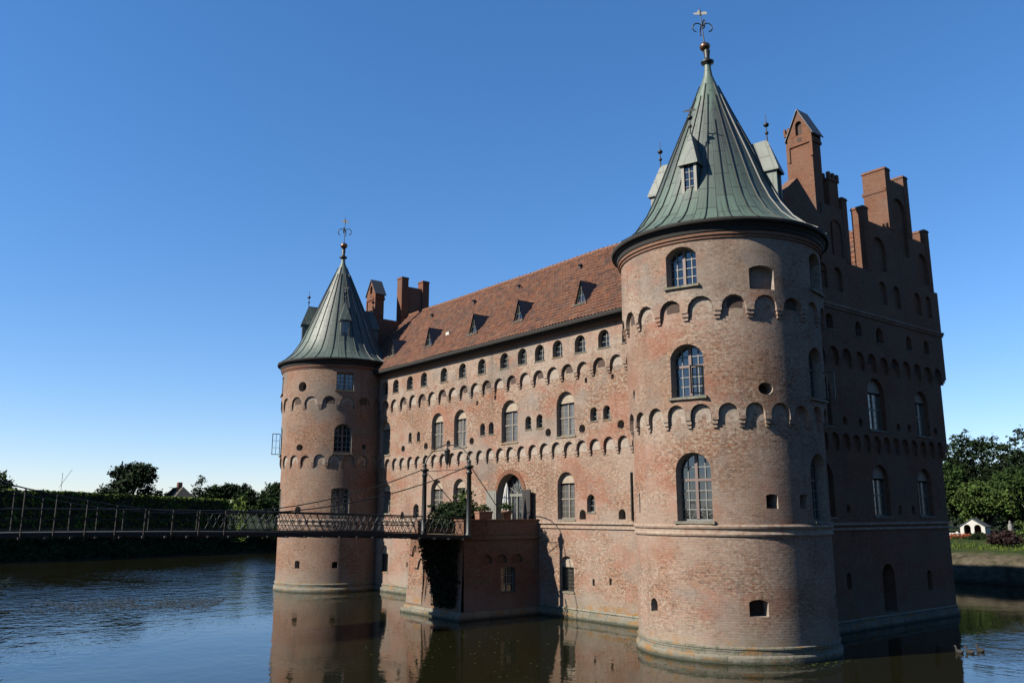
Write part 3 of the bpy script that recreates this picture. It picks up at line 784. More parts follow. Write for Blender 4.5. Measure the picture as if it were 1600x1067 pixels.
# little triangular roof dormers and ridge vents (sub-parts of the south roof)
for cx in (-33.68, -39.32, -44.08, -49.5, -54.6):
    yb = 31.72; zb = 17.08; hw = .46; hh = 1.3; yr = yb + hh + .06
    d = MB()
    L_, R_, T_ = (cx - hw, yb, zb), (cx + hw, yb, zb), (cx, yb, zb + hh)
    Bk = (cx, yr + .15, zb + hh + .02)
    ins = .74
    cz = zb + .38
    def lerp(p, f=ins): return (cx + (p[0] - cx) * f, yb, cz + (p[2] - cz) * f)
    for a, b in ((L_, R_), (R_, T_), (T_, L_)):
        d.face([a, b, lerp(b), lerp(a)], None, 1)
    g = [(lerp(p)[0], yb + .07, lerp(p)[2]) for p in (L_, R_, T_)]
    for a, b in ((L_, R_), (R_, T_), (T_, L_)):
        d.face([lerp(a), lerp(b), (lerp(b)[0], yb + .07, lerp(b)[2]), (lerp(a)[0], yb + .07, lerp(a)[2])], None, 1)
    e = .06
    d.face([lerp(L_, .8)[:1] + (yb + .06,) + lerp(L_, .8)[2:], lerp(R_, .8)[:1] + (yb + .06,) + lerp(R_, .8)[2:], lerp(T_, .8)[:1] + (yb + .06,) + lerp(T_, .8)[2:]], None, 3)
    d.tube([(cx, yb + .03, zb + .1), (cx, yb + .03, zb + hh - .3)], .018, 4, 4); d.tube([(cx - .26, yb + .03, zb + .48), (cx + .26, yb + .03, zb + .48)], .016, 4, 4)
    for sgn in (-1, 1):
        base = (cx + sgn * (hw + e), yb - .07, zb - .05); top = (cx, yb - .07, zb + hh + .06); bk = (cx, yr + .2, zb + hh + .06); bb = (cx + sgn * (hw + e), yb + .25, zb - .05)
        d.face([base, top, bk, bb] if sgn < 0 else [bb, bk, top, base], None, 0)
        d.face([(p[0] - sgn * .04, p[1], p[2] - .03) for p in ([base, top, bk, bb] if sgn > 0 else [bb, bk, top, base])], None, 0)
    d.box(cx - hw - .12, cx + hw + .12, yb - .22, yb + .0, zb - .09, zb - .03, 2)
    db = d.build('dormer', [MAT['lead'], MAT['copper_far'], MAT['copper'], MAT['glass'], MAT['frame_light']], south_roof)
for (x, y) in ((-37.07, 34.86), (-43.2, 34.85), (-48.36, 34.8), (-54.0, 34.8)):
    z = 15.85 + (y - 30.5) * 1.067
    v = MB(); v.tube([(x, y, z - .1), (x, y, z + .22)], .09, 8); v.lathe((x, y, z + .2), [(.17, 0), (.12, .08), (0.01, .13)], 10); v.build('roof_vent', MAT['iron'], south_roof)
v = MB(); v.box(-48.3, -47.9, 32.3, 32.6, 17.66, 17.95); v.build('roof_light', MAT['white_wall'], south_roof)

# ---- chimneys
def saddle_chimney(name, x0, x1, y0, y1, zb, ze, zp, pots=False):
    c = MB(); c.box(x0, x1, y0, y1, zb, ze - .5); e = .07
    c.box(x0 - e, x1 + e, y0 - e, y1 + e, ze - .5, ze - .34)
    c.box(x0 - .04, x1 + .04, y0 - .04, y1 + .04, ze - .34, ze)
    xm = (x0 + x1) / 2; e = .10
    # pediments with a small opening, slated saddle roof
    for y, f in ((y0 - .045, 1), (y1 + .045, -1)):
        tri = [(x0 - .04, ze), (x1 + .04, ze), (xm, zp - .12)]
        h = arch(xm, (x1 - x0) * .28, ze + .06, ze + (zp - ze) * .55)
        def MM(u, z, d, y=y, f=f): return (u, y + d * f, z)
        patch(c, MM, tri, [(h, .16, 2)], 0, None, None, flip=(f < 0))
        h2 = arch(xm, (x1 - x0) * .2, ze - .30, ze - .06, .05)
        q = [(p[0], y - f * .004, p[1]) for p in h2]; c.face(q if f > 0 else q[::-1], None, 2)
    for s in (-1, 1):
        xe = xm + s * ((x1 - x0) / 2 + .16)
        a = [(xe, y0 - .13, ze - .06), (xm, y0 - .13, zp), (xm, y1 + .13, zp), (xe, y1 + .13, ze - .06)]
        c.face(a[::-1] if s > 0 else a, None, 3)
        b = [(p[0] , p[1], p[2] - .07) for p in a]; c.face(b if s > 0 else b[::-1], None, 3)
        c.face([a[0], a[1], b[1], b[0]] if s > 0 else [b[0], b[1], a[1], a[0]], None, 3); c.face([a[3], b[3], b[2], a[2]] if s > 0 else [a[2], b[2], b[3], a[3]], None, 3)
    # corner shafts
    for x in (x0, x1):
        c.box(x - .07, x + .07, y0 - .075, y0 + .02, ze - 1.3, ze - .5)
    return c.build('chimney', [MAT['brick_chim'], MAT['brick_chim'], MAT['dark_hole'], MAT['slate']], castle)
saddle_chimney('c', -23.62, -22.28, 37.62, 38.42, 17.5, 25.0, 26.55)
saddle_chimney('c', -61.6, -60.2, 33.2, 34.0, 14.5, 23.45, 24.75)
def crenel_chimney(x0, x1, y0, y1, zb, zt):
    c = MB(); c.box(x0, x1, y0, y1, zb, zt - .45); c.box(x0 - .06, x1 + .06, y0 - .06, y1 + .06, zt - .45, zt - .3)
    n = 3
    for i in range(n):
        for j in range(n):
            if i == 1 and j == 1: continue
            xa = x0 - .06 + (x1 - x0 + .12) * (i * 2) / 5; ya = y0 - .06 + (y1 - y0 + .12) * (j * 2) / 5
            c.box(xa, xa + (x1 - x0 + .12) / 5, ya, ya + (y1 - y0 + .12) / 5, zt - .3, zt)
    return c.build('chimney', MAT['brick_chim'], castle)
crenel_chimney(-22.95, -22.28, 38.98, 39.85, 18.5, 23.15)
crenel_chimney(-24.35, -23.92, 38.5, 38.95, 18.5, 26.15)
crenel_chimney(-60.3, -59.7, 38.9, 39.6, 18.5, 23.2)

# ---- round towers
def tower(c, radii, levels, th0, feats, mats, narch, seam=100):
    """feats: (kind, layer, theta_deg, w, z0, z1)"""
    mb = MB()
    r1, r2, r3 = radii; R = {1: r1, 2: r2, 3: r3}
    zl, zu, zt = levels
    def Mk(rr):
        def M(u, z, d):
            t = rad(seam) + u / rr; r = rr - d
            return (c[0] + r * math.cos(t), c[1] + r * math.sin(t), z)
        return M
    def uo(th, rr): return (rad((th - seam) % 360)) * rr
    H = {1: [], 2: [], 3: []}
    for f in feats:
        kind, l, th, w, z0, z1 = f[:6]; rr = R[l]; u = uo(th, rr)
        if kind == 'win':
            rise = f[6]
            H[l].append((arch(u, w, z0, z1, rise, 10), .53, 2))
            t = rad(th); T = wmat(c[0] + rr * math.cos(t), c[1] + rr * math.sin(t), z0, t + math.pi / 2)
            window(T, w, z1 - z0, 'tower', rise)
        elif kind == 'round': H[l].append((circ(u, (z0 + z1) / 2, w / 2, (z1 - z0) / 2), .5, 2))
        elif kind == 'hole': H[l].append((arch(u, w, z0, z1, .06 if len(f) < 7 else f[6]), .6, 2))
        elif kind == 'recess': H[l].append((arch(u, w, z0, z1, .15), .28, 3))
    C1, C2, C3 = (2 * math.pi * r for r in (r1, r2, r3))
    g = lambda r: (r * rad(4), .6)
    patch(mb, Mk(r1), [(0, .3), (C1, .3), (C1, zl[1] + .25), (0, zl[1] + .25)], H[1], 0, g(r1))
    o, cs, s = scallop(0, C2, zl[0], zl[1], narch[0], zu[1] + .25)
    patch(mb, Mk(r2), o, H[2], 0, g(r2), (r2 - r1, lambda a, b: max(a[1], b[1]) < zl[1] + .1))
    corbels(mb, Mk(r2), 0, C2, narch[0], zl[0], r2 - r1, 0)
    o, cs, s = scallop(0, C3, zu[0], zu[1], narch[1], zt)
    patch(mb, Mk(r3), o, H[3], 0, g(r3), (r3 - r2, lambda a, b: max(a[1], b[1]) < zu[1] + .1))
    corbels(mb, Mk(r3), 0, C3, narch[1], zu[0], r3 - r2, 0)
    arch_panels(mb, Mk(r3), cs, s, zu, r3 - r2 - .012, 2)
    o2, cs2, s2 = scallop(0, C2, zl[0], zl[1], narch[0], zu[1] + .25)
    arch_panels(mb, Mk(r2), cs2, s2, zl, r2 - r1 - .012, 0)
    tw = mb.build('round_tower', mats, castle)
    # moulded cornice
    cn = MB()
    z = zt
    prof = [(r3 - .02, z - .12), (r3 + .06, z - .12), (r3 + .06, z - .02), (r3 + .12, z + .0), (r3 + .12, z + .12)]
    cn.revolve(c, prof, 72)
    ck = MB(); ck.revolve(c, [(r3 + .10, z + .125), (r3 + .16, z + .14), (r3 + .18, z + .30), (r3 + .25, z + .36), (r3 + .29, z + .50)], 72); ck.build('cornice_shade_steps', MAT['gutter'], castle); cn.build('cornice', MAT['brick_red'], castle)  # upper cornice steps near-black: shade below the rim put into the colour
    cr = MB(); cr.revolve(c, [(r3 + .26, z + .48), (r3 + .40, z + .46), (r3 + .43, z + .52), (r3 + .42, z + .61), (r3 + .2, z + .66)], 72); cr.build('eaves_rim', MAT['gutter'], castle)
    # plinth ring
    p = MB(); rb = r1
    p.revolve(c, [(rb + .12, -1.4), (rb + .12, .22), (rb + .09, .28), (rb + .04, .30), (rb + .04, .50), (rb + .07, .51), (rb + .07, .57), (rb - .02, .61)], 72)
    p.build('plinth', MAT['stone'], castle)
    s_ = MB(); s_.revolve(c, [(r1 - .01, 4.60), (r1 + .06, 4.62), (r1 + .08, 4.68), (r1 + .06, 4.74), (r1 + .015, 4.77), (r1 + .02, 4.86), (r1 + .08, 4.90), (r1 + .10, 4.97), (r1 + .07, 5.03), (r1 - .01, 5.05)], 72)
    s_.build('string_course', MAT['course'], castle)
    return tw

def spire(c, prof, npan, mat, dorm, dth, dz, ph0=0):
    """prof from rim up to neck"""
    m = MB(); m.lathe(c, prof, npan * 2, 0, npan / (2 * math.pi))
    for k in range(npan):
        t = 2 * math.pi * (k + .5) / npan
        stop = [p for p in prof if p[0] > (.55 if k % 2 else 1.25 if k % 4 == 0 else .3)]
        a = []; b = []
        for (r, z) in stop:
            a.append((r, z))
        w = .022
        pa = [];
        for (r, z) in a:
            ct, st = math.cos(t), math.sin(t)
            base = Vector((c[0] + r * ct, c[1] + r * st, z)); tg = Vector((-st, ct, 0)); n = Vector((ct, st, .45)).normalized()
            pa.append((base - tg * w - n * .01, base - tg * w * .6 + n * .055, base + tg * w * .6 + n * .055, base + tg * w - n * .01, r, z))
        for i in range(len(pa) - 1):
            for j in range(3):
                m.face([pa[i][j], pa[i][j + 1], pa[i + 1][j + 1], pa[i + 1][j]], [(k, i), (k, i), (k, i + 1), (k, i + 1)], 0)
    sp = m.build('spire_roof', mat, castle)
    # dormers
    for th in dth:
        t = rad(th); T = wmat(c[0], c[1], 0, t + math.pi / 2)     # local -y points outward
        d = MB(); rho, zs, ze, zp, hw = dorm
        def P(x, o, z): return T @ Vector((x, -o, z))
        def fc(pts, mi, flip=False): d.face([P(*p) for p in (pts[::-1] if flip else pts)], [(p[0] * 2 + p[1] * 2, p[2]) for p in (pts[::-1] if flip else pts)], mi)
        w = hw * .78; ri = rho - 2.6
        wi = w - .13
        # front with real window recess
        zi0, zi1 = zs + .12, ze - .08
        for q in ([(-w, rho, zs), (-wi, rho, zi0), (-wi, rho, zi1), (-w, rho, ze)], [(w, rho, zs), (w, rho, ze), (wi, rho, zi1), (wi, rho, zi0)],
                  [(-w, rho, zs), (w, rho, zs), (wi, rho, zi0), (-wi, rho, zi0)], [(-wi, rho, zi1), (wi, rho, zi1), (w, rho, ze), (-w, rho, ze)]):
            fc(q, 3)
            
        g = rho - .09
        fc([(-wi, g, zi0), (wi, g, zi0), (wi, g, zi1), (-wi, g, zi1)], 2)
        for q in ([(-wi, rho, zi0), (-wi, g, zi0), (-wi, g, zi1), (-wi, rho, zi1)], [(wi, g, zi0), (wi, rho, zi0), (wi, rho, zi1), (wi, g, zi1)],
                  [(-wi, rho, zi0), (wi, rho, zi0), (wi, g, zi0), (-wi, g, zi0)], [(-wi, g, zi1), (wi, g, zi1), (wi, rho, zi1), (-wi, rho, zi1)]): fc(q, 3)
        def bar(x0, x1, z0, z1): 
            o0, o1 = g + .003, g + .035
            pts = [(x0, o1, z0), (x1, o1, z0), (x1, o1, z1), (x0, o1, z1)]
            fc(pts, 3)
        bar(-.02, .02, zi0, zi1)
        for k in range(1, 4): zz = zi0 + (zi1 - zi0) * k / 4; bar(-wi, wi, zz - .013, zz + .013)
        # cheeks
        fc([(-w, ri, zs), (-w, rho, zs), (-w, rho, ze), (-w, ri, ze)], 0); fc([(w, rho, zs), (w, ri, zs), (w, ri, ze), (w, rho, ze)], 0)
        fc([(-w - .06, rho + .06, zs - .02), (-w - .06, rho + .06, zs - .08), (w + .06, rho + .06, zs - .08), (w + .06, rho + .06, zs - .02)][::-1], 1)
        fc([(-w - .06, rho + .06, zs - .02), (w + .06, rho + .06, zs - .02), (w + .06, rho - .2, zs - .02), (-w - .06, rho - .2, zs - .02)], 1)
        # steep roof hipped to the front
        e = .12; po = rho - .42
        a0 = (-hw, rho + e, ze - .02); a1 = (hw, rho + e, ze - .02); top = (0, po, zp); bk = (0, ri, zp - .12); b0 = (-hw, ri, ze - .02); b1 = (hw, ri, ze - .02)
        fc([a0, a1, top], 0); fc([a1, b1, bk, top], 0); fc([b0, a0, top, bk], 0)
        fc([a0, b0, b1, a1], 1)
        lo = .09
        for (p, q) in ((a0, a1), (a1, b1), (b0, a0)):
            fc([(p[0], p[1], p[2] - lo), (q[0], q[1], q[2] - lo), q, p], 0)
        fc([(a0[0], a0[1], a0[2] - lo), (b0[0], b0[1], b0[2] - lo), (b1[0], b1[1], b1[2] - lo), (a1[0], a1[1], a1[2] - lo)], 1)
        d.build('dormer', [mat, MAT['iron'], MAT['glass'], MAT['frame_light']], sp)
        # its own little finial
        f = MB(); b = P(0, po, zp)
        f.tube([b - Vector((0, 0, .1)), b + Vector((0, 0, 1.25))], [.035, .012], 6); f.sphere(b + Vector((0, 0, .32)), .085); f.sphere(b + Vector((0, 0, .72)), .13, 10, 7, 0, (1, 1, .8))
        if th == dth[0]:
            q = b + Vector((0, 0, 1.0)); dr = Vector((math.cos(.4), math.sin(.4), 0)); up = Vector((0, 0, 1))
            f.face([q - dr * .30 + up * .05, q + dr * .28 + up * .0, q + dr * .30 + up * .08, q - dr * .22 + up * .14], None)
            f.face([q - dr * .22 + up * .14, q + dr * .30 + up * .08, q + dr * .28 + up * .0, q - dr * .30 + up * .05], None)
        f.build('finial', MAT['iron'], sp)
    return sp

def finial(c, z, h, lean, parent_mat):
    """big ball finial with scrolls and weather vane, z = top of neck"""
    f = MB(); s = h / 3.8
    ax = lambda t: Vector((c[0] + lean[0] * t, c[1] + lean[1] * t, z + h * t))
    f.lathe(c, [(.16, z - .15), (.14, z + .12), (.30, z + .2), (.32, z + .28), (.17, z + .36), (.12, z + .5), (.16, z + .85), (.07, z + 1.0)], 14)
    f.tube([ax(.15), ax(.45), ax(1.0)], [.05, .03, .015], 6)
    for k in range(4):
        a = k * math.pi / 2 + .3; d = Vector((math.cos(a), math.sin(a), 0)); b = ax(.24)
        f.tube([b, b + d * .12 * s + Vector((0, 0, .05)), b + d * .2 * s + Vector((0, 0, .2))], .018, 4)
    b = ax(.62)
    for k in range(4):
        a = k * math.pi / 2 + .9; d = Vector((math.cos(a), math.sin(a), 0)); pts = []
        for j in range(14):
            t = j / 13; ang = 4.6 * t
            rr = .40 * (1 - .6 * t) * s
            pts.append(b + d * (.33 * s - math.cos(ang) * rr * .9) + Vector((0, 0, .05 + math.sin(ang) * rr * 1.05)))
        f.tube(pts, .032, 4)
    fo = f.build('finial', MAT['iron'], castle)
    g = MB(); g.sphere(ax(.335), .30 * s, 16, 10, 0, (1, 1, .82)); g.build('ball', MAT['brass'], fo)
    v = MB(); b = ax(.88); d = Vector((.62, .2, 0)).normalized(); up = Vector((0, 0, 1)); th = Vector((-d.y, d.x, 0)) * .012
    out = [(-.42, .22), (-.36, .10), (-.05, -.02), (.34, -.14), (.40, -.05), (.30, .05), (.0, .12), (-.12, .30), (-.20, .16)]
    fr_ = [b + d * (x * s) + up * (y * s) + th for x, y in out]; bk = [b + d * (x * s) + up * (y * s) - th for x, y in out]
    v.face(fr_, None); v.face(bk[::-1], None)
    for i in range(len(out)):
        j = (i + 1) % len(out); v.face([fr_[j], fr_[i], bk[i], bk[j]], None)
    v.tube([ax(.86), ax(.93)], .05, 6)
    v.build('weather_vane', MAT['iron'], fo)

B = (-23.0, 30.2); LT = (-59.4, 29.7)
Fb = []
for th in (-72.5, 13.5, 107.5, -162.5):
    Fb += [('win', 3, th, 1.32, 14.58, 16.24, .34), ('win', 2, th + (0 if th != 13.5 else -3), 1.42, 10.03, 12.18, .5), ('win', 1, th + (0 if th != 13.5 else -4), 1.48, 5.17, 7.84, .72)]
Fb += [('recess', 3, -30, 1.05, 14.25, 15.24), ('round', 2, -30.5, .62, 10.02, 10.52), ('hole', 1, -29.5, .48, 5.65, 6.2), ('hole', 1, -40.2, .72, 1.68, 2.3, .1), ('hole', 1, -103.9, .46, 1.62, 2.14, .2),
       ('hole', 1, -119, .16, 5.5, 6.3), ('round', 2, -116.3, .24, 10.2, 10.7), ('round', 2, -98, .5, 12.9, 13.3), ('round', 2, -52, .3, 12.95, 13.25), ('hole', 1, -8, .5, 5.65, 6.2), ('hole', 1, 24, .6, 1.7, 2.3)]
Fb = [f for f in Fb if not (f[2] in (-98, -52))]
tower(B, (4.03, 4.21, 4.38), ((9.08, 9.70), (13.42, 14.05), 16.55), -72.5, Fb, WALLM, (25, 21))
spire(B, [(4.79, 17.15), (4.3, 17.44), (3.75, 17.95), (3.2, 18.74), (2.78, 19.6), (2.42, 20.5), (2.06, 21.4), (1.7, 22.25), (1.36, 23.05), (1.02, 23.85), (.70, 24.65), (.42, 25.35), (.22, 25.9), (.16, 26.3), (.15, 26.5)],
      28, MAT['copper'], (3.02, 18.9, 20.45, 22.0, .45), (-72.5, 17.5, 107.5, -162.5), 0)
finial(B, 26.4, 3.3, (-.24, -.08), None)
Fl = []
for th in (-19.5, -109.5, 70.5, 160.5):
    Fl += [('win', 3, th, 1.28, 14.30, 15.62, .02), ('win', 2, th, 1.28, 9.72, 11.84, .4), ('win', 1, th, 1.3, 5.3, 7.24, .1)]
Fl += [('round', 3, -64, .75, 14.2, 14.95), ('round', 2, -65.4, .62, 9.88, 10.38), ('round', 1, -65.1, .55, 5.4, 5.95), ('hole', 1, -62.5, .42, 1.62, 2.16), ('hole', 1, -22.3, .4, 1.65, 2.1), ('round', 2, 4, .4, 10.0, 10.4)]
tower(LT, (3.96, 4.1, 4.22), ((9.0, 9.6), (13.2, 13.85), 16.05), -19.5, Fl, FARM, (24, 20))
spire(LT, [(4.63, 16.65), (4.15, 16.93), (3.6, 17.46), (3.1, 18.25), (2.72, 19.15), (2.34, 20.05), (1.96, 20.95), (1.6, 21.8), (1.26, 22.6), (.92, 23.4), (.6, 24.15), (.34, 24.75), (.18, 25.15), (.14, 25.5)],
      26, MAT['copper_far'], (2.95, 18.45, 19.9, 21.4, .43), (-19.5, -109.5, 70.5, 160.5), 0)
finial(LT, 25.4, 3.7, (.05, .02), None)

# open casements: on the big tower's middle window and out of the gable side
def casement(T, w, h, ang, side=1):
    m = MB()
    for (x0, x1, z0, z1) in ((0, .05, 0, h), (w - .05, w, 0, h), (.05, w - .05, 0, .05), (.05, w - .05, h - .05, h), (w / 2 - .015, w / 2 + .015, .05, h - .05)):
        m.box(x0, x1, -.02, .02, z0, z1)
    for k in (1, 2): z = h * k / 3; m.box(.05, w / 2 - .015, -.015, .015, z - .012, z + .012); m.box(w / 2 + .015, w - .05, -.015, .015, z - .012, z + .012)
    m.build('open_casement', MAT['iron'], castle, T)
t = rad(-72.5); rr = 4.21 - .22
pc = Vector((B[0] + rr * math.cos(t), B[1] + rr * math.sin(t), 10.13)); tg = Vector((-math.sin(t), math.cos(t), 0))
casement(Matrix.Translation(pc + tg * .62) @ Matrix.Rotation(t + math.pi / 2 + math.pi + .72, 4, 'Z'), .55, 1.15, 0)
t = rad(13.5); pc = Vector((B[0] + rr * math.cos(t), B[1] + rr * math.sin(t), 10.1)); tg = Vector((-math.sin(t), math.cos(t), 0))
casement(Matrix.Translation(pc + tg * .55) @ Matrix.Rotation(t + .1, 4, 'Z'), .62, 1.15, 0)
t = rad(-109.5); rr = 4.1; pc = Vector((LT[0] + rr * math.cos(t), LT[1] + rr * math.sin(t), 9.8)); tg = Vector((-math.sin(t), math.cos(t), 0))
casement(Matrix.Translation(pc - tg * .62) @ Matrix.Rotation(t + .05, 4, 'Z'), .6, 1.6, 0)

# ---- entrance door: arched fanlight, glazed doors, low opened leaves
dm = MB()
y0 = YF[1] + .55
dm.box(-41.18, -38.68, y0, y0 + .1, 4.4, 4.5, 0)
for x in (-41.05, -40.45, -39.93, -39.4, -38.82): dm.box(x - .05, x + .05, y0 - .02, y0 + .08, 4.4, 6.45, 0)
dm.box(-41.18, -38.68, y0 - .03, y0 + .09, 6.45, 6.6, 0)
for k in range(1, 6):
    a = math.pi * k / 6; dm.tube([(-39.93, y0 + .03, 6.6), (-39.93 + 1.18 * math.cos(a), y0 + .03, 6.6 + 1.12 * math.sin(a))], .022, 4)
dm.tube([(-39.93 + .6 * math.cos(math.pi * k / 10), y0 + .03, 6.6 + .55 * math.sin(math.pi * k / 10)) for k in range(11)], .02, 4)
door = dm.build('entrance_door', MAT['frame_light'], castle)
dg = MB(); dg.box(-41.17, -38.69, y0 + .05, y0 + .07, 4.45, 7.7); dg.build('pane', MAT['glass'], door)
for (hx, ang, w, mt) in ((-41.2, rad(180 + 12), .8, 'frame_light'), (-38.66, rad(-14), 1.05, 'wood')):
    m = MB(); m.box(0, w, -.03, .03, 0, 2.35)
    for (a, b) in ((.15, 1.05), (1.2, 2.2)): m.box(.12, w - .12, -.042, .042, a, b)
    m.build('door_leaf', MAT[mt], castle, Matrix.Translation((hx, YF[1] - .06, 4.45)) @ Matrix.Rotation(ang, 4, 'Z'))
# brick arch over the door
ab = MB()
for k in range(25):
    a = math.pi * (k + .5) / 25; ca, sa = math.cos(a), math.sin(a)
    M_ = Matrix.Translation((-39.93 + 1.38 * ca, YF[1] - .01, 6.53 + 1.38 * sa)) @ Matrix.Rotation(-a + math.pi / 2, 4, 'Y')
    ab.box(-.075, .075, -.03, .1, -.13, .13, 0, M_)
ab.build('door_arch', MAT['brick_red'], castle)
dn = MB(); dn.tube([(-29.96, YF[1] - .06, 5.1), (-29.96, YF[1] - .06, 7.5)], .045, 8); dn.build('drainpipe', MAT['iron'], castle)
dn = MB(); dn.tube([(-29.7, YF[2] - .08, 9.8), (-29.7, YF[2] - .08, 12.9)], .05, 8); dn.build('drainpipe', MAT['rust'], castle)

# ------------------------------------------------------------------ entrance terrace
terrace = empty('entrance_terrace', (-39.9, 28.9, 0), 'square brick entrance terrace rising from the moat, between the drawbridge and the castle door', 'terrace')
X0, X1, Y0, Y1 = -42.6, -37.3, 26.3, 31.48
mb = MB()
def Mf(u, z, d):
    k = max(0, (1.6 - z)) * .10
    return (u, Y0 + d - k, z)
def Me(u, z, d):
    k = max(0, (1.6 - z)) * .06
    return (X1 - d + k, u, z)
def Mw(u, z, d): return (X0 + d, -u, z)
hf = [(arch(-41.75, .9, 1.9, 3.15, .45), .22, 3)]
patch(mb, Mf, [(X0, .2), (X1, .2), (X1, 4.2), (X0, 4.2)], hf, 0, (1., .5))
he = [(arch(29.3, 1.0, 1.25, 2.6, .1), .25, 2)] + [(arch(u, .72, 2.8, 3.28, .3), .14, 3) for u in (27.85, 28.85, 29.95)]
patch(mb, Me, [(Y0, .2), (Y1, .2), (Y1, 4.2), (Y0, 4.2)], he, 0, (1., .5))
patch(mb, Mw, [(-Y1, .2), (-Y0, .2), (-Y0, 4.2), (-Y1, 4.2)], [], 0, (1., .5))
mb.build('terrace_wall', [MAT['brick_terrace'], MAT['brick_terrace'], MAT['dark_hole'], MAT['brick_terrace']], terrace)
p = MB(); p.box(X0 - .36, X1 + .2, Y0 - .36, Y1, -1.4, .25); p.box(X0 - .24, X1 + .14, Y0 - .24, Y1, .25, .42, 0, None, (.04, .04)); p.build('plinth', MAT['stone'], terrace)
p = MB(); p.box(X0 - .14, X1 + .14, Y0 - .14, Y1, 4.08, 4.26); p.build('ledge', MAT['brick_terrace'], terrace)
p = MB(); p.box(X0, X1, Y0, Y1, 4.262, 4.30); p.build('terrace_floor', MAT['stone'], terrace)
for a_ in ((X1 - .35, X1 + .03, Y0 + .25, Y1), (X0 - .03, X0 + .35, Y0 + .25, Y1), (X1 - .75, X1 + .03, Y0 - .03, Y0 + .25)):
    p = MB(); p.box(*a_, 4.30, 5.06); pp = p.build('parapet', MAT['brick_terrace'], terrace)
    p = MB(); p.box(a_[0] - .06, a_[1] + .06, a_[2] - (.07 if a_[3] < Y1 else -.075), a_[3] + (0 if a_[3] == Y1 else .04), 5.062, 5.14); p.build('coping', MAT['brick_red'], pp)
T = wmat(X1, 29.3, 1.27, rad(90))
w_ = MB()
for x in (-.48, -.02, .44): w_.box(x, x + .05, .16, .2, 0, 1.3)
for z in (0, .42, .84, 1.26): w_.box(-.5, .5, .155, .19, z, z + .04)
wo = w_.build('window', MAT['muntin'], terrace, T); g = MB(); g.box(-.5, .5, .205, .215, 0, 1.3); g.build('pane', MAT['glass'], wo, T)
for (cx, cz, s) in ((-42.15, 3.25, .45), (-41.55, 2.55, .5)):
    b = MB(); b.tube([(cx - s * .9, Y0 - .05, cz - .12), (cx - s * .2, Y0 - .09, cz - .16), (cx + s * .05, Y0 - .10, cz + .2), (cx + s * .3, Y0 - .05, cz + .42)], .04, 6); b.build('bracket_shadow_bar', MAT['iron'], terrace)  # dark bars standing in for curved shadow lines on the wall
# batter of pale rendered masonry at the west corner
bt = MB()
for (za, zb_, xo) in ((.5, 1.2, -.16), (1.2, 2.2, -.10), (2.2, 3.3, -.05)):
    bt.box(X0 + xo, X0 + 1.5, Y0 - .02 + xo * .8, Y0 + .6, za, zb_, 0, None, (.03, .03))
bt.build('battered_corner', MAT['brick'], terrace)

# ------------------------------------------------------------------ suspension bridge
bridge = empty('suspension_bridge', (-39.1, 13.0, 4.3), 'slender iron suspension footbridge with lattice railings crossing the moat to the terrace', 'bridge')
XN, XFa = -36.85, -41.4
def dz(y): return 4.30 + .43 * (1 - ((y - 5) / 21.4) ** 2) if y > 5 else 4.7 - .43 * ((5 - y) / 21.4) ** 2
YB0, YB1 = -9.0, 26.25
ys = [YB0 + (YB1 - YB0) * k / 40 for k in range(41)]
d = MB()
for a, b in zip(ys[:-1], ys[1:]):
    za, zb_ = dz(a), dz(b)
    for (x0, x1, t0, t1) in ((XFa + .05, XN - .05, -.07, -.02), (XN - .05, XN + .05, -.14, .03), (XFa - .05, XFa + .05, -.14, .03)):
        P = [(x0, a, za + t0), (x1, a, za + t0), (x1, b, zb_ + t0), (x0, b, zb_ + t0), (x0, a, za + t1), (x1, a, za + t1), (x1, b, zb_ + t1), (x0, b, zb_ + t1)]
        for q in ((0, 3, 2, 1), (4, 5, 6, 7), (1, 2, 6, 5), (3, 0, 4, 7)): d.face([P[k] for k in q], None)
    yy = (a + b) / 2; d.box(XFa - .3, XN + .3, yy - .05, yy + .05, dz(yy) - .22, dz(yy) - .143)
d.build('deck', MAT['wood'], bridge)
def railing(X):
    m = MB(); step = .36; n = int((YB1 - YB0) / step)
    for k in range(n):
        a = YB0 + k * step; b = a + step; z = dz(a); z2 = dz(b)
        hi = .90
        m.tube([(X, a, z + hi), (X, b, z2 + hi)], .032, 5, 0, False); m.tube([(X, a, z + .08), (X, b, z2 + .08)], .022, 4, 0, False)
        if a < 14.0:
            m.tube([(X, a, z + .5), (X, b, z2 + .5)], .009, 4, 0, False); continue
        m.tube([(X, a, z + .10), (X, b, z2 + hi - .06)], .017, 4, 0, False); m.tube([(X, b, z2 + .10), (X, a, z + hi - .06)], .017, 4, 0, False)
        c = (X, (a + b) / 2, (z + z2) / 2 + .49)
        m.tube([(c[0], c[1] + .085 * math.cos(t * math.pi / 4), c[2] + .085 * math.sin(t * math.pi / 4)) for t in range(9)], .014, 4, 0, False)
    m.build('railing', MAT['iron'], bridge)
railing(XN); railing(XFa)
Ym = 13.5
def cz(y): return 5.45 + .0152 * (y - Ym) ** 2
for X, lean in ((XN, .28), (XFa, .1)):
    c = MB(); c.tube([(X + .0 + lean * .5 * (1 if 2 < y < 25 else 0), y, cz(y)) for y in [.6 + (26.4 - .6) * k / 40 for k in range(41)]], .028, 5)
    c.build('cable', MAT['iron'], bridge)
    if X == XN: hy = [5.59 + 1.10 * k for k in range(-4, 19)]
    else: hy = [5.9 + 1.10 * k for k in range(-4, 19)]
    for y in hy:
        if y > 14.2: continue
        h = MB(); z = dz(y); zt = max(cz(y), z + .92)
        h.tube([(X + .08, y, z - .28), (X + .08 + lean * .4, y, zt)], .034, 5)
        h.build('hanger', MAT['rust'], bridge)
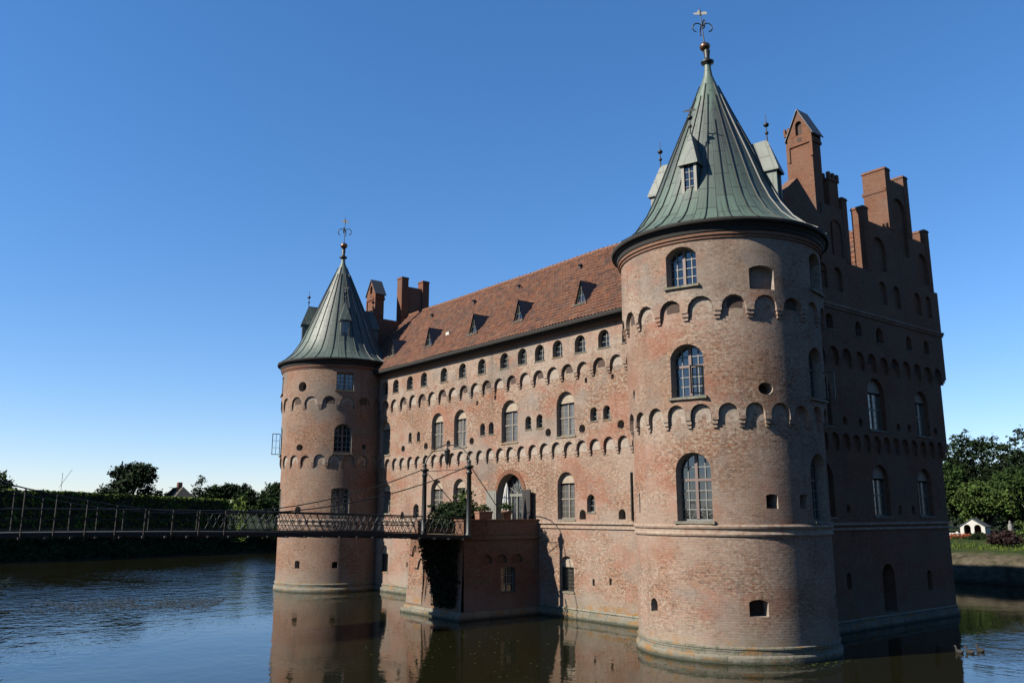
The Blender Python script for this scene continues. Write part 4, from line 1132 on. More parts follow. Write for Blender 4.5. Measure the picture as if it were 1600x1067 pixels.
def post(x, y, zb, zt):
    m = MB(); H = zt - zb
    m.lathe((x, y, zb), [(.19, 0), (.19, .18), (.145, .24), (.135, H * .4), (.12, H - .55), (.17, H - .50), (.17, H - .42), (.13, H - .38), (.13, H - .25), (.24, H - .18), (.25, H - .10), (.12, H - .06), (.07, H), (.12, H + .08), (.11, H + .16), (.03, H + .24), (.0, H + .25)], 16)
    m.build('gate_post', MAT['iron'], bridge)
post(XN - .15, 26.4, 4.2, 8.05); post(XFa, 26.4, 4.2, 8.05); post(XN, .4, 4.2, 8.05); post(XFa, .4, 4.2, 8.05)
for y in (26.4, .4):
    m = MB(); xm = (XN + XFa) / 2; hw = (XN - XFa) / 2
    m.tube([(xm - hw * math.cos(math.pi * k / 16), y, 7.85 + 1.35 * math.sin(math.pi * k / 16) ** .9) for k in range(17)], .03, 5)
    m.tube([(XFa, y, 7.80), (XN, y, 7.80)], .02, 5); m.build('arch_rod', MAT['iron'], bridge)
for y in (26.4, .4):
    l = MB(); xm = (XN + XFa) / 2
    l.tube([(xm, y, 9.22), (xm, y, 9.0)], .02, 4); l.lathe((xm, y, 0), [(.02, 9.05), (.16, 8.92), (.19, 8.84), (.17, 8.84), (.16, 8.80), (.12, 8.30), (.09, 8.22), (.03, 8.1), (.02, 7.9), (.0, 7.8)], 8)
    l.build('lantern', MAT['iron'], bridge)
for X, s in ((XN, -.5), (XFa, .5)):
    m = MB(); m.tube([(X, 26.4, 7.9), (X + s, 29.5, 4.7)], .024, 5); m.build('stay', MAT['iron'], bridge)

# ------------------------------------------------------------------ foliage helpers
def leaf(mb, c, s, rng, up=.3, asp=.55):
    n = Vector((rng.gauss(0, 1), rng.gauss(0, 1), rng.gauss(0, 1) + up))
    if n.length < 1e-3: n = Vector((0, 0, 1))
    n.normalize(); a = n.orthogonal().normalized(); b = n.cross(a)
    t = rng.uniform(0, 6.28); a, b = a * math.cos(t) + b * math.sin(t), b * math.cos(t) - a * math.sin(t)
    c = Vector(c); k = s * rng.uniform(.6, 1.25)
    mb.face([c - a * k, c - b * k * asp, c + a * k, c + b * k * asp], None)
def crown(mb, blobs, n, size, rng, shell=.45):
    vol = [b[1] * b[2] * b[3] for b in blobs]; tot = sum(v ** .67 for v in vol)
    for b, v in zip(blobs, vol):
        c, rx, ry, rz = b
        m = int(n * v ** .67 / tot)
        # leaves gathered in twig clusters
        cl = max(3, m // 16)
        for _ in range(cl):
            while True:
                d = Vector((rng.gauss(0, 1), rng.gauss(0, 1), rng.gauss(0, 1)))
                if d.length > .1: break
            d.normalize()
            if d.z < -.55: d.z = -d.z * .4
            k = shell + (1.06 - shell) * rng.random() ** .45
            k *= 1 + .22 * noise.noise((c[0] + d.x * 2.2, c[1] + d.y * 2.2, c[2] + d.z * 2.2))
            p = Vector((c[0] + d.x * rx * k, c[1] + d.y * ry * k, c[2] + d.z * rz * k))
            sp = size * 2.4
            for _ in range(16):
                leaf(mb, (p.x + rng.gauss(0, sp * .5), p.y + rng.gauss(0, sp * .5), p.z + rng.gauss(0, sp * .32)), size, rng)
def tree(name, x, y, zg, h, r, label, mat, seed, n=4200, size=.34, group='trees beyond the moat', cat='tree', conical=False, blobs=None, trunk_h=.3):
    if size > .26: n, size = int(n * 1.7), size * .76
    rng = random.Random(seed)
    root = empty(name, (x, y, zg), label, cat, group)
    bl = []
    th = h * trunk_h
    if conical:
        for k in range(7):
            f = k / 6; bl.append(((rng.gauss(0, .1 * r), rng.gauss(0, .1 * r), th * .5 + (h - th * .5) * (f * .93 + .03)), r * (1.05 - f) + .25, r * (1.05 - f) + .25, h * .12))
    else:
        bl.append(((0, 0, th + (h - th) * .5), r * .62, r * .62, (h - th) * .42))
        k = 9
        for i in range(k):
            a = 2 * math.pi * i / k + rng.uniform(-.3, .3); q = rng.uniform(.45, .68); zc = th + (h - th) * rng.uniform(.25, .78)
            s = rng.uniform(.30, .46)
            sh = 1 - .45 * max(0, (zc - th) / (h - th) - .45)
            bl.append(((math.cos(a) * r * q * sh, math.sin(a) * r * q * sh, zc), r * s, r * s, (h - th) * s * .55))
        for i in range(3): bl.append(((rng.uniform(-.3, .3) * r, rng.uniform(-.3, .3) * r, h - (h - th) * rng.uniform(.14, .24)), r * .34, r * .34, (h - th) * .17))
    m = MB(); crown(m, bl, n, size, rng)
    m.build('crown', mat, root, None, (x, y, zg))
    t = MB(); rr = .05 * h
    t.tube([(0, 0, -.3), (rng.uniform(-.1, .1), rng.uniform(-.1, .1), th * .6), (rng.uniform(-.2, .2), rng.uniform(-.2, .2), th + (h - th) * .45)], [rr * .75, rr * .5, rr * .2], 8)
    for b in bl[1:8]:
        c = Vector(b[0]); s = Vector((0, 0, th * rng.uniform(.7, 1.1)))
        t.tube([s, s.lerp(c, .5) + Vector((0, 0, -.1 * h * .3)), c], [rr * .3, rr * .18, rr * .06], 5)
    t.build('trunk', MAT['bark'], root, None, (x, y, zg))
    return root

# ------------------------------------------------------------------ ground, moat, sky
inner = [(-107, -30), (-109, 14), (-116, 43), (-118, 58), (-112, 70), (-95, 71.5), (-60, 71.8), (-33, 72.0), (-5, 72.5), (30, 69), (48, 50), (50, 25), (40, 14), (24, 8.5), (10, 4.5), (2, 1.8), (-3, .2), (-7, -2.2), (-16, -5), (-32, -7.5), (-50, -8), (-70, -14), (-84, -30)]
def resample(poly, step):
    out = []
    for i in range(len(poly)):
        a = Vector(poly[i]); b = Vector(poly[(i + 1) % len(poly)]); m = max(1, int((b - a).length / step))
        for k in range(m): out.append(a.lerp(b, k / m))
    return out
shore = resample(inner, 1.6)
def offs(poly, d, jit=0):
    out = []; n = len(poly)
    for i in range(n):
        t = (poly[(i + 2) % n] - poly[(i - 2) % n]).normalized(); nn = Vector((-t.y, t.x))   # polygon below is oriented so that nn points outward
        p = poly[i]; j = noise.noise((p.x * .3, p.y * .3, d)) * jit
        out.append(p + nn * (d + j))
    return out
area = sum(shore[i].x * shore[(i + 1) % len(shore)].y - shore[(i + 1) % len(shore)].x * shore[i].y for i in range(len(shore)))
if area > 0: shore = shore[::-1]
gz = 2.4
def gh(p):   # bank top height: the camera's side is higher
    d = math.hypot(p.x, p.y); k = max(0, 1 - d / 40) if p.y < 20 else 0
    return gz + 1.35 * min(1, k * 1.6)
ring = []
cam_near = lambda p: math.hypot(p.x, p.y) < 9
for (d, f, j) in ((-3.0, -1.5, .2), (0, 0.0, .5), (.7, .30, .5), (1.6, .62, .5), (2.6, .86, .4), (4.2, 1.0, .3), (10, 1.02, 0), (30, 1.05, 0)):
    pts = offs(shore, d * (1 if d > 0 else 1), j)
    row = []
    for p in pts:
        z = (f if f < 0 else gh(p) * f)
        if f > 0.2: z += .12 * noise.noise((p.x * .4, p.y * .4, 1))
        row.append((p.x, p.y, z))
    ring.append(row)
cx, cy = -40, 30
for s, z in ((1.9, 2.6), (6, 4.0), (40, 4.2)):
    ring.append([(cx + (p[0] - cx) * s, cy + (p[1] - cy) * s, z) for p in ring[7]])
g = MB(); n = len(shore); vs = [p for r in ring for p in r]; fs = []
for r in range(len(ring) - 1):
    for i in range(n):
        j = (i + 1) % n
        fs.append((r * n + i, r * n + j, (r + 1) * n + j, (r + 1) * n + i))
bed = len(vs); vs.append((-40, 40, -1.6))
for i in range(n): fs.append((i, bed, (i + 1) % n))
g.mesh(vs, [f for f in fs], None, 0, True)
def ground_mat():
    t = NT('grassy_ground'); P = t.pos()
    c = t.mix(t.ramp(t.noise(P, .6, 6, .65), [(.35, 0.), (.65, 1.)]), (.03, .055, .012), (.06, .085, .022))
    c = t.mix(t.ramp(t.noise(P, .35, 4, .6), [(.5, 0.), (.65, .6)]), c, (.10, .085, .035))
    sep = t.n('ShaderNodeSeparateXYZ'); t.l(P, sep.inputs[0])
    zz = t.math('ADD', sep.outputs[2], t.math('MULTIPLY', t.math('SUBTRACT', t.noise(P, 1.1, 5, .7), .5), .9))
    f = t.ramp(t.math('DIVIDE', zz, 4), [(.50, 1.), (.58, 0.)])
    dirt = t.mix(t.ramp(t.noise(t.mapping(P, (1, 1, 1.6)), .9, 6, .75), [(.38, 0.), (.62, 1.)]), (.055, .05, .03), (.17, .145, .105))
    nb = t.math('MULTIPLY', t.ramp(t.math('DIVIDE', t.math('ADD', sep.outputs[0], 120), 100.0), [(.40, 0.), (.50, 1.)]), t.ramp(t.math('DIVIDE', sep.outputs[1], 100.0), [(.55, 0.), (.62, 1.)]))
    c = t.mix(t.math('SUBTRACT', 1.0, nb), c, t.mix(t.noise(P, .8, 4), (.015, .025, .008), (.04, .055, .02)))
    c = t.mix(t.math('MULTIPLY', f, nb), c, dirt)
    c = t.mix(t.ramp(t.math('DIVIDE', zz, 1.0), [(.1, 1.), (.45, 0.)]), c, (.045, .04, .025))
    t.color(c); t.rough(.95); t.p.inputs['Specular IOR Level'].default_value = .05; t.bump(t.noise(P, 5, 5, .7), .7, .08); return t.m
go = g.build('ground', ground_mat()); structure(go)
# make all ground normals point up
bm = bmesh.new(); bm.from_mesh(go.data); bmesh.ops.recalc_face_normals(bm, faces=bm.faces)
if sum(f.normal.z * f.calc_area() for f in bm.faces) < 0: bmesh.ops.reverse_faces(bm, faces=bm.faces)
bm.to_mesh(go.data); bm.free()

def water_mat():
    t = NT('moat_water'); P = t.pos()
    t.color((.016, .016, .0065)); t.rough(.03); t.p.inputs['IOR'].default_value = 1.36
    sep = t.n('ShaderNodeSeparateXYZ'); t.l(P, sep.inputs[0])
    # breezy water away from the castle, calm in its lee
    ax = t.math('MULTIPLY', t.math('ADD', sep.outputs[0], 48), -.045)     # grows to the west
    ay = t.math('MULTIPLY', t.math('SUBTRACT', 24, sep.outputs[1]), .035)
    open_ = t.math('MAXIMUM', t.math('MINIMUM', t.math('ADD', ax, ay), 1.0), 0.0)
    north = t.math('MINIMUM', t.math('MAXIMUM', t.math('MULTIPLY', t.math('SUBTRACT', sep.outputs[1], 34), .2), 0.0), .55)
    east = t.math('MINIMUM', t.math('MAXIMUM', t.math('MULTIPLY', t.math('ADD', sep.outputs[0], 19.5), .3), 0.0), 1.0)
    open_ = t.math('MAXIMUM', open_, t.math('MULTIPLY', north, east))
    gust = t.ramp(t.noise(t.mapping(P, (.05, .09, 1)), 1, 3, .5), [(.35, .35), (.65, 1.)])
    amp = t.math('ADD', .06, t.math('MULTIPLY', t.math('MULTIPLY', open_, gust), 1.05))
    h1 = t.noise(t.mapping(P, (1.0, 1.5, 1)), 1.5, 3, .55); h2 = t.noise(t.mapping(P, (1.2, 1, 1), (7, 3, 0)), .55, 2, .5)
    h = t.math('ADD', h1, t.math('MULTIPLY', h2, 1.4))
    b = t.n('ShaderNodeBump'); b.inputs['Distance'].default_value = .09
    t.l(t.math('MULTIPLY', h, amp), b.inputs['Height']); b.inputs['Strength'].default_value = 1
    t.l(b.outputs[0], t.p.inputs['Normal'])
    return t.m
w = MB(); ww = offs(shore, 1.0)
w.mesh([(-40, 34, 0)] + [(p.x, p.y, 0) for p in ww], [(0, 1 + (i + 1) % n, 1 + i) for i in range(n)], None, 0, False)
wo = w.build('moat_water', water_mat()); structure(wo)

# ------------------------------------------------------------------ planting on the west bank
def hedge():
    root = empty('clipped_hedge', (-113.5, 20, 2.2), 'long high clipped hedge with sunlit top and dark face on the left bank', 'hedge')
    rng = random.Random(11)
    def ln(y): return -112.6 - (y - 14) * .235 if y > 14 else -112.6
    def top(y): return 7.15 + (43.5 - y) * .030 if y > 10 else 8.15 + (10 - y) * .02
    m = MB(); Y_0, Y_1 = -26, 43.6; nn = 60
    for k in range(nn):
        a = Y_0 + (Y_1 - Y_0) * k / nn; b = Y_0 + (Y_1 - Y_0) * (k + 1) / nn
        xa, xb = ln(a), ln(b); ta, tb = top(a) - .18, top(b) - .18; W = 2.6
        for q in ([(xa, a, 1.5), (xb, b, 1.5), (xb, b, tb), (xa, a, ta)], [(xa, a, ta), (xb, b, tb), (xb - W, b, tb), (xa - W, a, ta)], [(xa - W, a, ta), (xb - W, b, tb), (xb - W, b, 1.5), (xa - W, a, 1.5)]):
            m.face(q, None)
    for y in (Y_0, Y_1): x = ln(y); m.face([(x, y, 1.5), (x - 2.6, y, 1.5), (x - 2.6, y, top(y) - .18), (x, y, top(y) - .18)], None)
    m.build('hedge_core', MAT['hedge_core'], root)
    f = MB()
    for _ in range(15000):
        y = rng.uniform(-2, Y_1 + .1); r = rng.random(); x = ln(y)
        if r < .55: p = (x + rng.uniform(-.1, .22) + .15 * noise.noise((y * .8, 0, 0)), y, rng.uniform(1.6, top(y)))
        elif r < .95: p = (x - rng.uniform(-.1, 2.7), y, top(y) + rng.uniform(-.16, .14) + .14 * noise.noise((x, y * .5, 3)))
        else: p = (x - rng.uniform(0, 2.6), Y_1 + rng.uniform(-.1, .2), rng.uniform(1.6, top(y)))
        leaf(f, p, .24, rng, .4)
    f.build('hedge_foliage', MAT['leaf_hedge'], root)
hedge()
G1 = 'trees behind the left hedge'
tree('round_tree', -152, 39.0, 2.6, 11.2, 4.6, 'large round dark deciduous tree rising alone behind the clipped hedge', MAT['leaf_dark'], 21, 5200, .36, G1)
tree('round_tree', -150, 34.3, 2.6, 6.6, 1.7, 'small dark tree on the left flank of the big round tree', MAT['leaf_dark'], 22, 900, .30, G1)
tree('spreading_tree', -128, 14.2, 2.6, 8.3, 5.6, 'ragged spreading tree above the hedge at the far left edge', MAT['leaf_mid'], 23, 4200, .30, G1)
tree('bushy_tree', -150, 44.2, 2.6, 6.9, 2.6, 'low dark bush crown right beside the big round tree', MAT['leaf_dark'], 24, 1300, .3, G1)
tree('conifer', -150, 49.4, 2.6, 9.2, 2.3, 'pointed dark conifer directly right of the thatched house', MAT['leaf_conifer'], 25, 1700, .28, G1, conical=True)
tree('bushy_tree', -149, 51.5, 2.6, 7.6, 2.4, 'ragged bushy tree between the conifer and the broad tree', MAT['leaf_mid'], 26, 1500, .3, G1)
tree('broad_tree', -150, 55.8, 2.6, 7.9, 4.2, 'broad dark tree standing above the right end of the hedge', MAT['leaf_dark'], 27, 3000, .32, G1)
G2 = 'trees between the hedge and the far tower'
tree('bushy_tree', -138, 53.2, 2.4, 6.9, 3.0, 'low rounded dark tree just past the end of the hedge', MAT['leaf_dark'], 28, 2600, .28, G2)
tree('bushy_tree', -137, 58.2, 2.4, 8.0, 3.6, 'taller leafy tree touching the edge of the far tower', MAT['leaf_mid'], 29, 3600, .28, G2)
tree('bushy_tree', -134, 55.4, 2.4, 5.4, 2.8, 'pale green shrubby tree low in front of the dark ones by the far tower', MAT['leaf_mid'], 30, 2200, .26, G2)
tree('bushy_tree', -140, 66, 2.4, 8.6, 4.2, 'wide tree hidden mostly behind the far tower', MAT['leaf_dark'], 31, 3000, .3, G2)
# shrubs and stones on the low bank next to the far tower
def shrub(name, x, y, z, r, h, label, mat, seed, n=900, size=.16, group=None):
    rng = random.Random(seed); root = empty(name, (x, y, z), label, 'shrub', group)
    m = MB(); crown(m, [((0, 0, h * .5), r, r, h * .5), ((r * .4, 0, h * .45), r * .6, r * .6, h * .42), ((-r * .4, r * .2, h * .4), r * .6, r * .6, h * .42)], n, size, rng, .3)
    m.build('foliage', mat, root, None, (x, y, z))
    s = MB()
    for k in range(4): s.tube([(0, 0, -.1), (rng.uniform(-.5, .5) * r, rng.uniform(-.5, .5) * r, h * .6)], [.04, .015], 5)
    s.build('stem', MAT['bark'], root, None, (x, y, z)); return root
GS = 'shrubs along the low left bank'
shrub('bank_shrub', -117.6, 49.2, 1.0, 2.0, 2.6, 'olive shrub on the bank just beyond the hedge end', MAT['leaf_mid'], 41, 1300, .2, GS)
shrub('bank_shrub', -118.4, 52.2, 1.0, 2.1, 2.8, 'pale shrub on the bank seen under the bridge beside the far tower', MAT['leaf_light'], 42, 1500, .2, GS)
shrub('bank_shrub', -119.5, 55.6, 1.0, 2.2, 3.0, 'shrub on the bank almost behind the far tower', MAT['leaf_mid'], 43, 1300, .2, GS)

# thatched house behind the hedge
hs = empty('thatched_house', (-147, 46, 2.6), 'low house with grey thatched roof and small chimney showing above the hedge', 'house')
m = MB(); m.box(-152, -145.6, 43.8, 47.4, 2.4, 7.0); m.build('wall', MAT['white_wall'], hs)
m = MB()
zr = 9.75; e = 7.2
R0, R1 = (-152.4, 44.8, zr), (-147.0, 46.2, zr)
a = (-152.8, 43.2, e); b = (-145.0, 43.2, e); c_ = (-145.0, 48.0, e); d_ = (-152.8, 48.0, e)
m.face([a, b, (-146.6, 45.6, zr), (-151.4, 45.6, zr)], None); m.face([c_, d_, (-151.4, 45.6, zr), (-146.6, 45.6, zr)], None)
m.face([b, c_, (-146.6, 45.6, zr)], None); m.face([d_, a, (-151.4, 45.6, zr)], None)
m.build('thatched_roof', simple('grey_thatch', (.17, .145, .11), .95, 0, .4, 3, .6), hs)
m = MB(); m.box(-148.3, -147.5, 45.0, 45.7, zr - .6, zr + .75); m.build('chimney', MAT['brick_red'], hs)
# far crane on the horizon
m = MB(); m.tube([(-400, 74, 3), (-400, 74, 22)], .11, 4); m.tube([(-400, 73.2, 16), (-400, 77.5, 23.5)], .10, 4)
tag(m.build('distant_crane', MAT['lead']), 'thin distant crane mast on the horizon above the hedge', 'crane')

# ------------------------------------------------------------------ right bank
G3 = 'trees behind the garden pavilion'
for i, (x, y, h, r, mt, lab, nn) in enumerate([
    (-65, 133, 13.5, 6.5, 'leaf_dark', 'tall dark tree whose crown meets the castle gable on the right', 5200),
    (-59, 141, 14.5, 6.0, 'leaf_dark', 'tall dark tree in the middle of the wood on the right', 5200),
    (-50, 143, 15.5, 6.5, 'leaf_dark', 'highest dark tree at the right edge with a ragged top', 5600),
    (-60, 127, 10.2, 4.8, 'leaf_mid', 'bright green rounded tree directly above the pavilion', 5600),
    (-53, 126, 7.0, 3.6, 'leaf_light', 'low light green tree right of the pavilion', 3600),
    (-51, 134, 9.0, 4.4, 'leaf_mid', 'mid green tree behind the low light one at the right edge', 4200),
    (-46, 132, 6.4, 3.6, 'leaf_mid', 'dense mid green tree cut by the right edge of the picture', 3200),
    (-70, 126, 11.5, 6.0, 'leaf_mid', 'green tree standing mostly behind the castle gable', 3600),
    (-42, 150, 13.5, 7.0, 'leaf_dark', 'dark tree beyond the right edge of the wood', 3200),
    (-64, 116, 4.6, 2.6, 'leaf_mid', 'low leafy tree left of the pavilion against the castle corner', 2400)]):
    tree('wood_tree', x, y, 2.4, h * 1.05, r * 1.18, lab, MAT[mt], 60 + i, int(nn * 2.4), .24, G3, trunk_h=.04)
# back mass of the wood
rng = random.Random(5); m = MB()
bl = [((-82 + 12 * k + rng.uniform(-2, 2), 158 + rng.uniform(-4, 4) + k * 1.5, 8.5), 8, 6, 7.0 + rng.uniform(-.8, .8)) for k in range(9)]
bl += [((-84 + 9 * k + rng.uniform(-2, 2), 152 + rng.uniform(-3, 3) + k * 1.5, 4.5), 6, 4, 3.2) for k in range(12)]
crown(m, bl, 44000, .34, rng, .45)
structure(m.build('far_wood', MAT['leaf_dark']), 'stuff')['label'] = 'dark far wood behind the garden trees'
# unseen woods added on the east and south-east shores to block sky light
def sky_block_wood(lab, pts, n):
    rng = random.Random(len(lab)); m = MB()
    bl = [((x + rng.uniform(-2, 2), y + rng.uniform(-2, 2), 13 + rng.uniform(-2, 2)), 8, 8, 12.5) for x, y in pts]
    crown(m, bl, n, .95, rng, .6)
    o = m.build('far_wood', MAT['leaf_dark']); o['kind'] = 'stuff'; o['label'] = lab
sky_block_wood('dark wood on the east shore of the moat', [(40 + 6 * math.sin(k), 96 - k * 9) for k in range(11)] + [(58, 90 - k * 12) for k in range(8)], 34000)
# white pavilion
pv = empty('garden_pavilion', (-50.9, 117.5, 2.4), 'small white garden pavilion with two arched openings and slate roof', 'pavilion')
Pd = Vector((.985, .17, 0)).normalized()     # across, roughly facing the moat
ang = math.atan2(Pd.y, Pd.x); TP = wmat(-50.9, 117.6, 2.4, ang)
m = MB()
def Mp(u, z, d): return tuple(TP @ Vector((u, d, z)))
hwp = 1.48
patch(m, Mp, [(-hwp, 0), (hwp, 0), (hwp, 1.35), (0, 2.25), (-hwp, 1.35)], [(arch(-.62, .82, .15, 1.55), .22, None), (arch(.62, .82, .15, 1.55), .22, None)], 0)
m.box(-hwp, -hwp + .15, .225, 2.6, 0, 1.35, 0, TP); m.box(hwp - .15, hwp, .225, 2.6, 0, 1.35, 0, TP)
m.build('wall', [MAT['white_wall'], MAT['white_wall'], MAT['dark_hole'], MAT['white_wall']], pv)
m = MB(); m.box(-hwp + .16, hwp - .16, 2.3, 2.5, 0, 1.5, 0, TP); m.build('inner_wall', simple('red_paint', (.24, .035, .03), .8), pv)
m = MB()
for s in (-1, 1):
    a = [(s * (hwp + .15), -.12, 1.28), (0, -.12, 2.36), (0, 2.9, 2.36), (s * (hwp + .15), 2.9, 1.28)]
    a = [TP @ Vector(p) for p in a]; m.face(a if s < 0 else a[::-1], None)
    b = [p - Vector((0, 0, .07)) for p in a]; m.face(b[::-1] if s < 0 else b, None)
    m.face([a[0], a[1], b[1], b[0]], None)
m.build('roof', MAT['slate'], pv)
# low white garden wall left of the pavilion
m = MB(); m.box(-8, -1.6, .2, .42, 0, .45, 0, TP)
for k in range(4): m.box(-7.8 + k * 1.9, -7.5 + k * 1.9, .15, .47, 0, .62, 0, TP)
tag(m.build('garden_wall', MAT['white_wall']), 'low white garden wall running left from the pavilion', 'wall')
# pale garden statue
m = MB(); s0 = Vector((-47.0, 119.5, 2.4)); m.lathe((s0.x, s0.y, s0.z), [(.30, 0), (.30, .35), (.22, .4), (.2, .7), (.32, .78), (.26, .85), (.30, 1.2), (.24, 1.6), (.10, 1.75), (.14, 1.88), (.13, 2.0), (.0, 2.1)], 12)
tag(m.build('garden_statue', simple('pale_stone', (.28, .28, .26), .8)), 'pale stone statue on a pedestal right of the pavilion', 'statue')
def flowerbed():
    root = empty('flower_bed', (-47.5, 104, 2.45), 'red flower bed in front of the pavilion', 'flower bed'); rng = random.Random(4)
    f = MB()
    for _ in range(900):
        u = rng.uniform(-2.6, 2.4); v = rng.uniform(-1.2, 1.2); p = Vector((-46.6, 103.5, 2.45)) + Vector((.92, .4, 0)) * u + Vector((-.4, .92, 0)) * v
        leaf(f, (p.x, p.y, 2.5 + rng.uniform(0, .55)), .13, rng)
    f.build('flowers', MAT['flower'], root)
    f = MB()
    for _ in range(700):
        u = rng.uniform(-2.9, 2.7); v = rng.uniform(-1.4, 1.4); p = Vector((-46.6, 103.5, 2.45)) + Vector((.92, .4, 0)) * u + Vector((-.4, .92, 0)) * v
        leaf(f, (p.x, p.y, 2.45 + rng.uniform(0, .32)), .15, rng)
    f.build('foliage', MAT['leaf_mid'], root)
flowerbed()
shrub('purple_shrub', -33.9, 84.3, 2.4, 1.35, 1.35, 'round purple-brown shrub on the right bank above the moat', MAT['leaf_purple'], 71, 2600, .13)
shrub('green_shrub', -42.8, 100, 2.4, 1.0, .9, 'small dark green shrub behind the flower bed', MAT['leaf_dark'], 72, 900, .12, 'small garden shrubs')
shrub('green_shrub', -33.8, 90.2, 2.4, 1.5, 1.6, 'bright green shrub beside the purple one at the right edge', MAT['leaf_light'], 73, 1500, .13, 'small garden shrubs')
shrub('green_shrub', -43.5, 117, 2.4, 1.8, 2.4, 'bright green bush between the statue and the right edge', MAT['leaf_light'], 74, 1500, .15, 'small garden shrubs')
# rough grass on bank tops that show
def tufts():
    rng = random.Random(9); f = MB()
    for _ in range(4200):
        x = rng.uniform(-62, -24); y = 77.2 + rng.random() ** 1.6 * 16
        h = rng.uniform(.12, .34); a = rng.uniform(0, 6.28); dx, dy = math.cos(a) * .05, math.sin(a) * .05
        f.face([(x - dx, y - dy, gz - .02), (x + dx, y + dy, gz - .02), (x + rng.uniform(-.1, .1), y + rng.uniform(-.1, .1), gz + h)], None)
    o = f.build('bank_grass', MAT['leaf_hedge']); o['kind'] = 'stuff'; o['label'] = 'rough grass on top of the right bank'
tufts()
def west_bank_plants():
    rng = random.Random(19); f = MB()
    for _ in range(9000):
        y = rng.uniform(-4, 64); k = rng.random()
        x0 = -109 - (y - 14) * .24 if y < 43 else -116 - (y - 43) * .13
        x = x0 - .1 - 4.2 * k
        leaf(f, (x, y, .12 + 2.1 * min(1, k * 1.6) + rng.uniform(0, .35)), .26, rng, .5)
    o = f.build('bank_plants', MAT['leaf_dark']); o['kind'] = 'stuff'; o['label'] = 'dark weeds covering the shaded left bank'
west_bank_plants()

# ------------------------------------------------------------------ ducks
def duck(x, y, a, lab, s=1.25):
    root = empty('duck', (x, y, 0), lab, 'duck', 'ducks swimming on the moat')
    T = Matrix.Translation((x, y, 0)) @ Matrix.Rotation(a, 4, 'Z') @ Matrix.Scale(s, 4)
    b = MB(); prof = [(-.30, .13, .02), (-.24, .10, .07), (-.12, .06, .115), (.02, .05, .12), (.13, .07, .095), (.18, .13, .055), (.20, .20, .045), (.22, .26, .055), (.27, .28, .048), (.31, .275, .02), (.37, .265, .012)]
    b.tube([(p[0], 0, p[1]) for p in prof], [p[2] for p in prof], 10)
    b.v = [tuple(T @ Vector(v)) for v in b.v]
    b.build('body', simple('duck_feathers', (.014, .011, .009), .8, 0, .5, 14), root)
duck(-16.6, 36.0, 2.6, 'leftmost of the three dark ducks, nearest to the castle wall', .85)
duck(-16.3, 36.25, 2.7, 'middle one of the three dark ducks on the water at lower right', .85)
duck(-16.2, 36.95, 2.5, 'rightmost of the three dark ducks, farthest from the castle wall', .9)

# ------------------------------------------------------------------ plants and things on the terrace
def ivy():
    root = empty('ivy', (-39.6, 26.2, .5), 'dark ivy hanging down the front of the terrace under the bridge', 'ivy'); rng = random.Random(12)
    f = MB(); s = MB()
    for k in range(9):
        x = rng.uniform(-41.2, -38.0); y = Y0 - .08
        pts = [(x + .12 * math.sin(z * 2 + k), y, z) for z in (4.05, 3.2, 2.3, 1.4, .7)]; s.tube(pts, .025, 4)
    s.build('stem', MAT['bark'], root)
    for _ in range(5200):
        z = .55 + 3.5 * rng.random() ** .8; wd = (4.1 - z)
        lo = -41.6 + wd * .62; hi = -37.55 - .25 * abs(math.sin(z * 1.7))
        if noise.noise((0, z * 2, 4)) > .25: hi -= .3
        x = lo + (hi - lo) * rng.random() + rng.gauss(0, .08)
        leaf(f, (x, Y0 - .10 - .24 * rng.random() - max(0, 1.6 - z) * .1, z), .085, rng)
    f.build('leaves', MAT['leaf_ivy'], root)
ivy()
def terrace_bush(x, y, z, r, h, lab, mat, seed, n):
    return shrub('terrace_bush', x, y, z, r, h, lab, mat, seed, n, .085, 'bushes growing at the bridge end')
terrace_bush(-40.6, 27.4, 4.3, 1.0, 1.7, 'dark green bush beside the left gate post at the bridge end', MAT['leaf_dark'], 81, 3800)
terrace_bush(-38.9, 27.2, 4.3, 1.1, 1.75, 'dark green bush beside the right gate post of the bridge', MAT['leaf_dark'], 82, 4400)
terrace_bush(-40.4, 28.5, 4.3, .8, 2.5, 'taller light grey-green bush rising behind the two dark ones', MAT['leaf_light'], 83, 2400)
def planter(x, y, z, w, dpt, h, lab, seed):
    root = empty('planter', (x, y, z), lab, 'planter', 'planters on the terrace')
    m = MB(); m.box(x - dpt / 2, x + dpt / 2, y - w / 2, y + w / 2, z, z + h * .8, 0, None, (-.02, -.02)); m.box(x - dpt / 2 - .05, x + dpt / 2 + .05, y - w / 2 - .05, y + w / 2 + .05, z + h * .8, z + h)
    m.build('trough', MAT['terracotta'], root)
    rng = random.Random(seed); f = MB(); crown(f, [((x, y, z + h + .10), dpt * .5, w * .52, .22)], 500, .05, rng, .3); f.build('foliage', MAT['leaf_light'], root)
planter(-37.5, 27.75, 5.145, .85, .38, .42, 'long terracotta planter on the parapet beside the right gate post', 5)
def round_pot(x, y, z, r, h, lab, seed):
    root = empty('flower_pot', (x, y, z), lab, 'flower pot')
    m = MB(); m.lathe((x, y, z), [(0, 0), (r * .65, 0), (r * .95, h * .8), (r * 1.08, h * .82), (r * 1.08, h), (r * .92, h), (r * .9, h * .9), (0, h * .9)], 18); m.build('pot', MAT['terracotta'], root)
    rng = random.Random(seed); f = MB(); crown(f, [((x, y, z + h + .15), r * 1.25, r * 1.25, .28)], 620, .05, rng, .3); f.build('foliage', MAT['leaf_mid'], root)
round_pot(-37.52, 29.35, 5.145, .30, .46, 'round terracotta pot with bushy plant on the terrace parapet', 6)
pr = empty('closed_parasol', (-38.6, 30.2, 4.3), 'folded white parasol standing before the castle door', 'parasol')
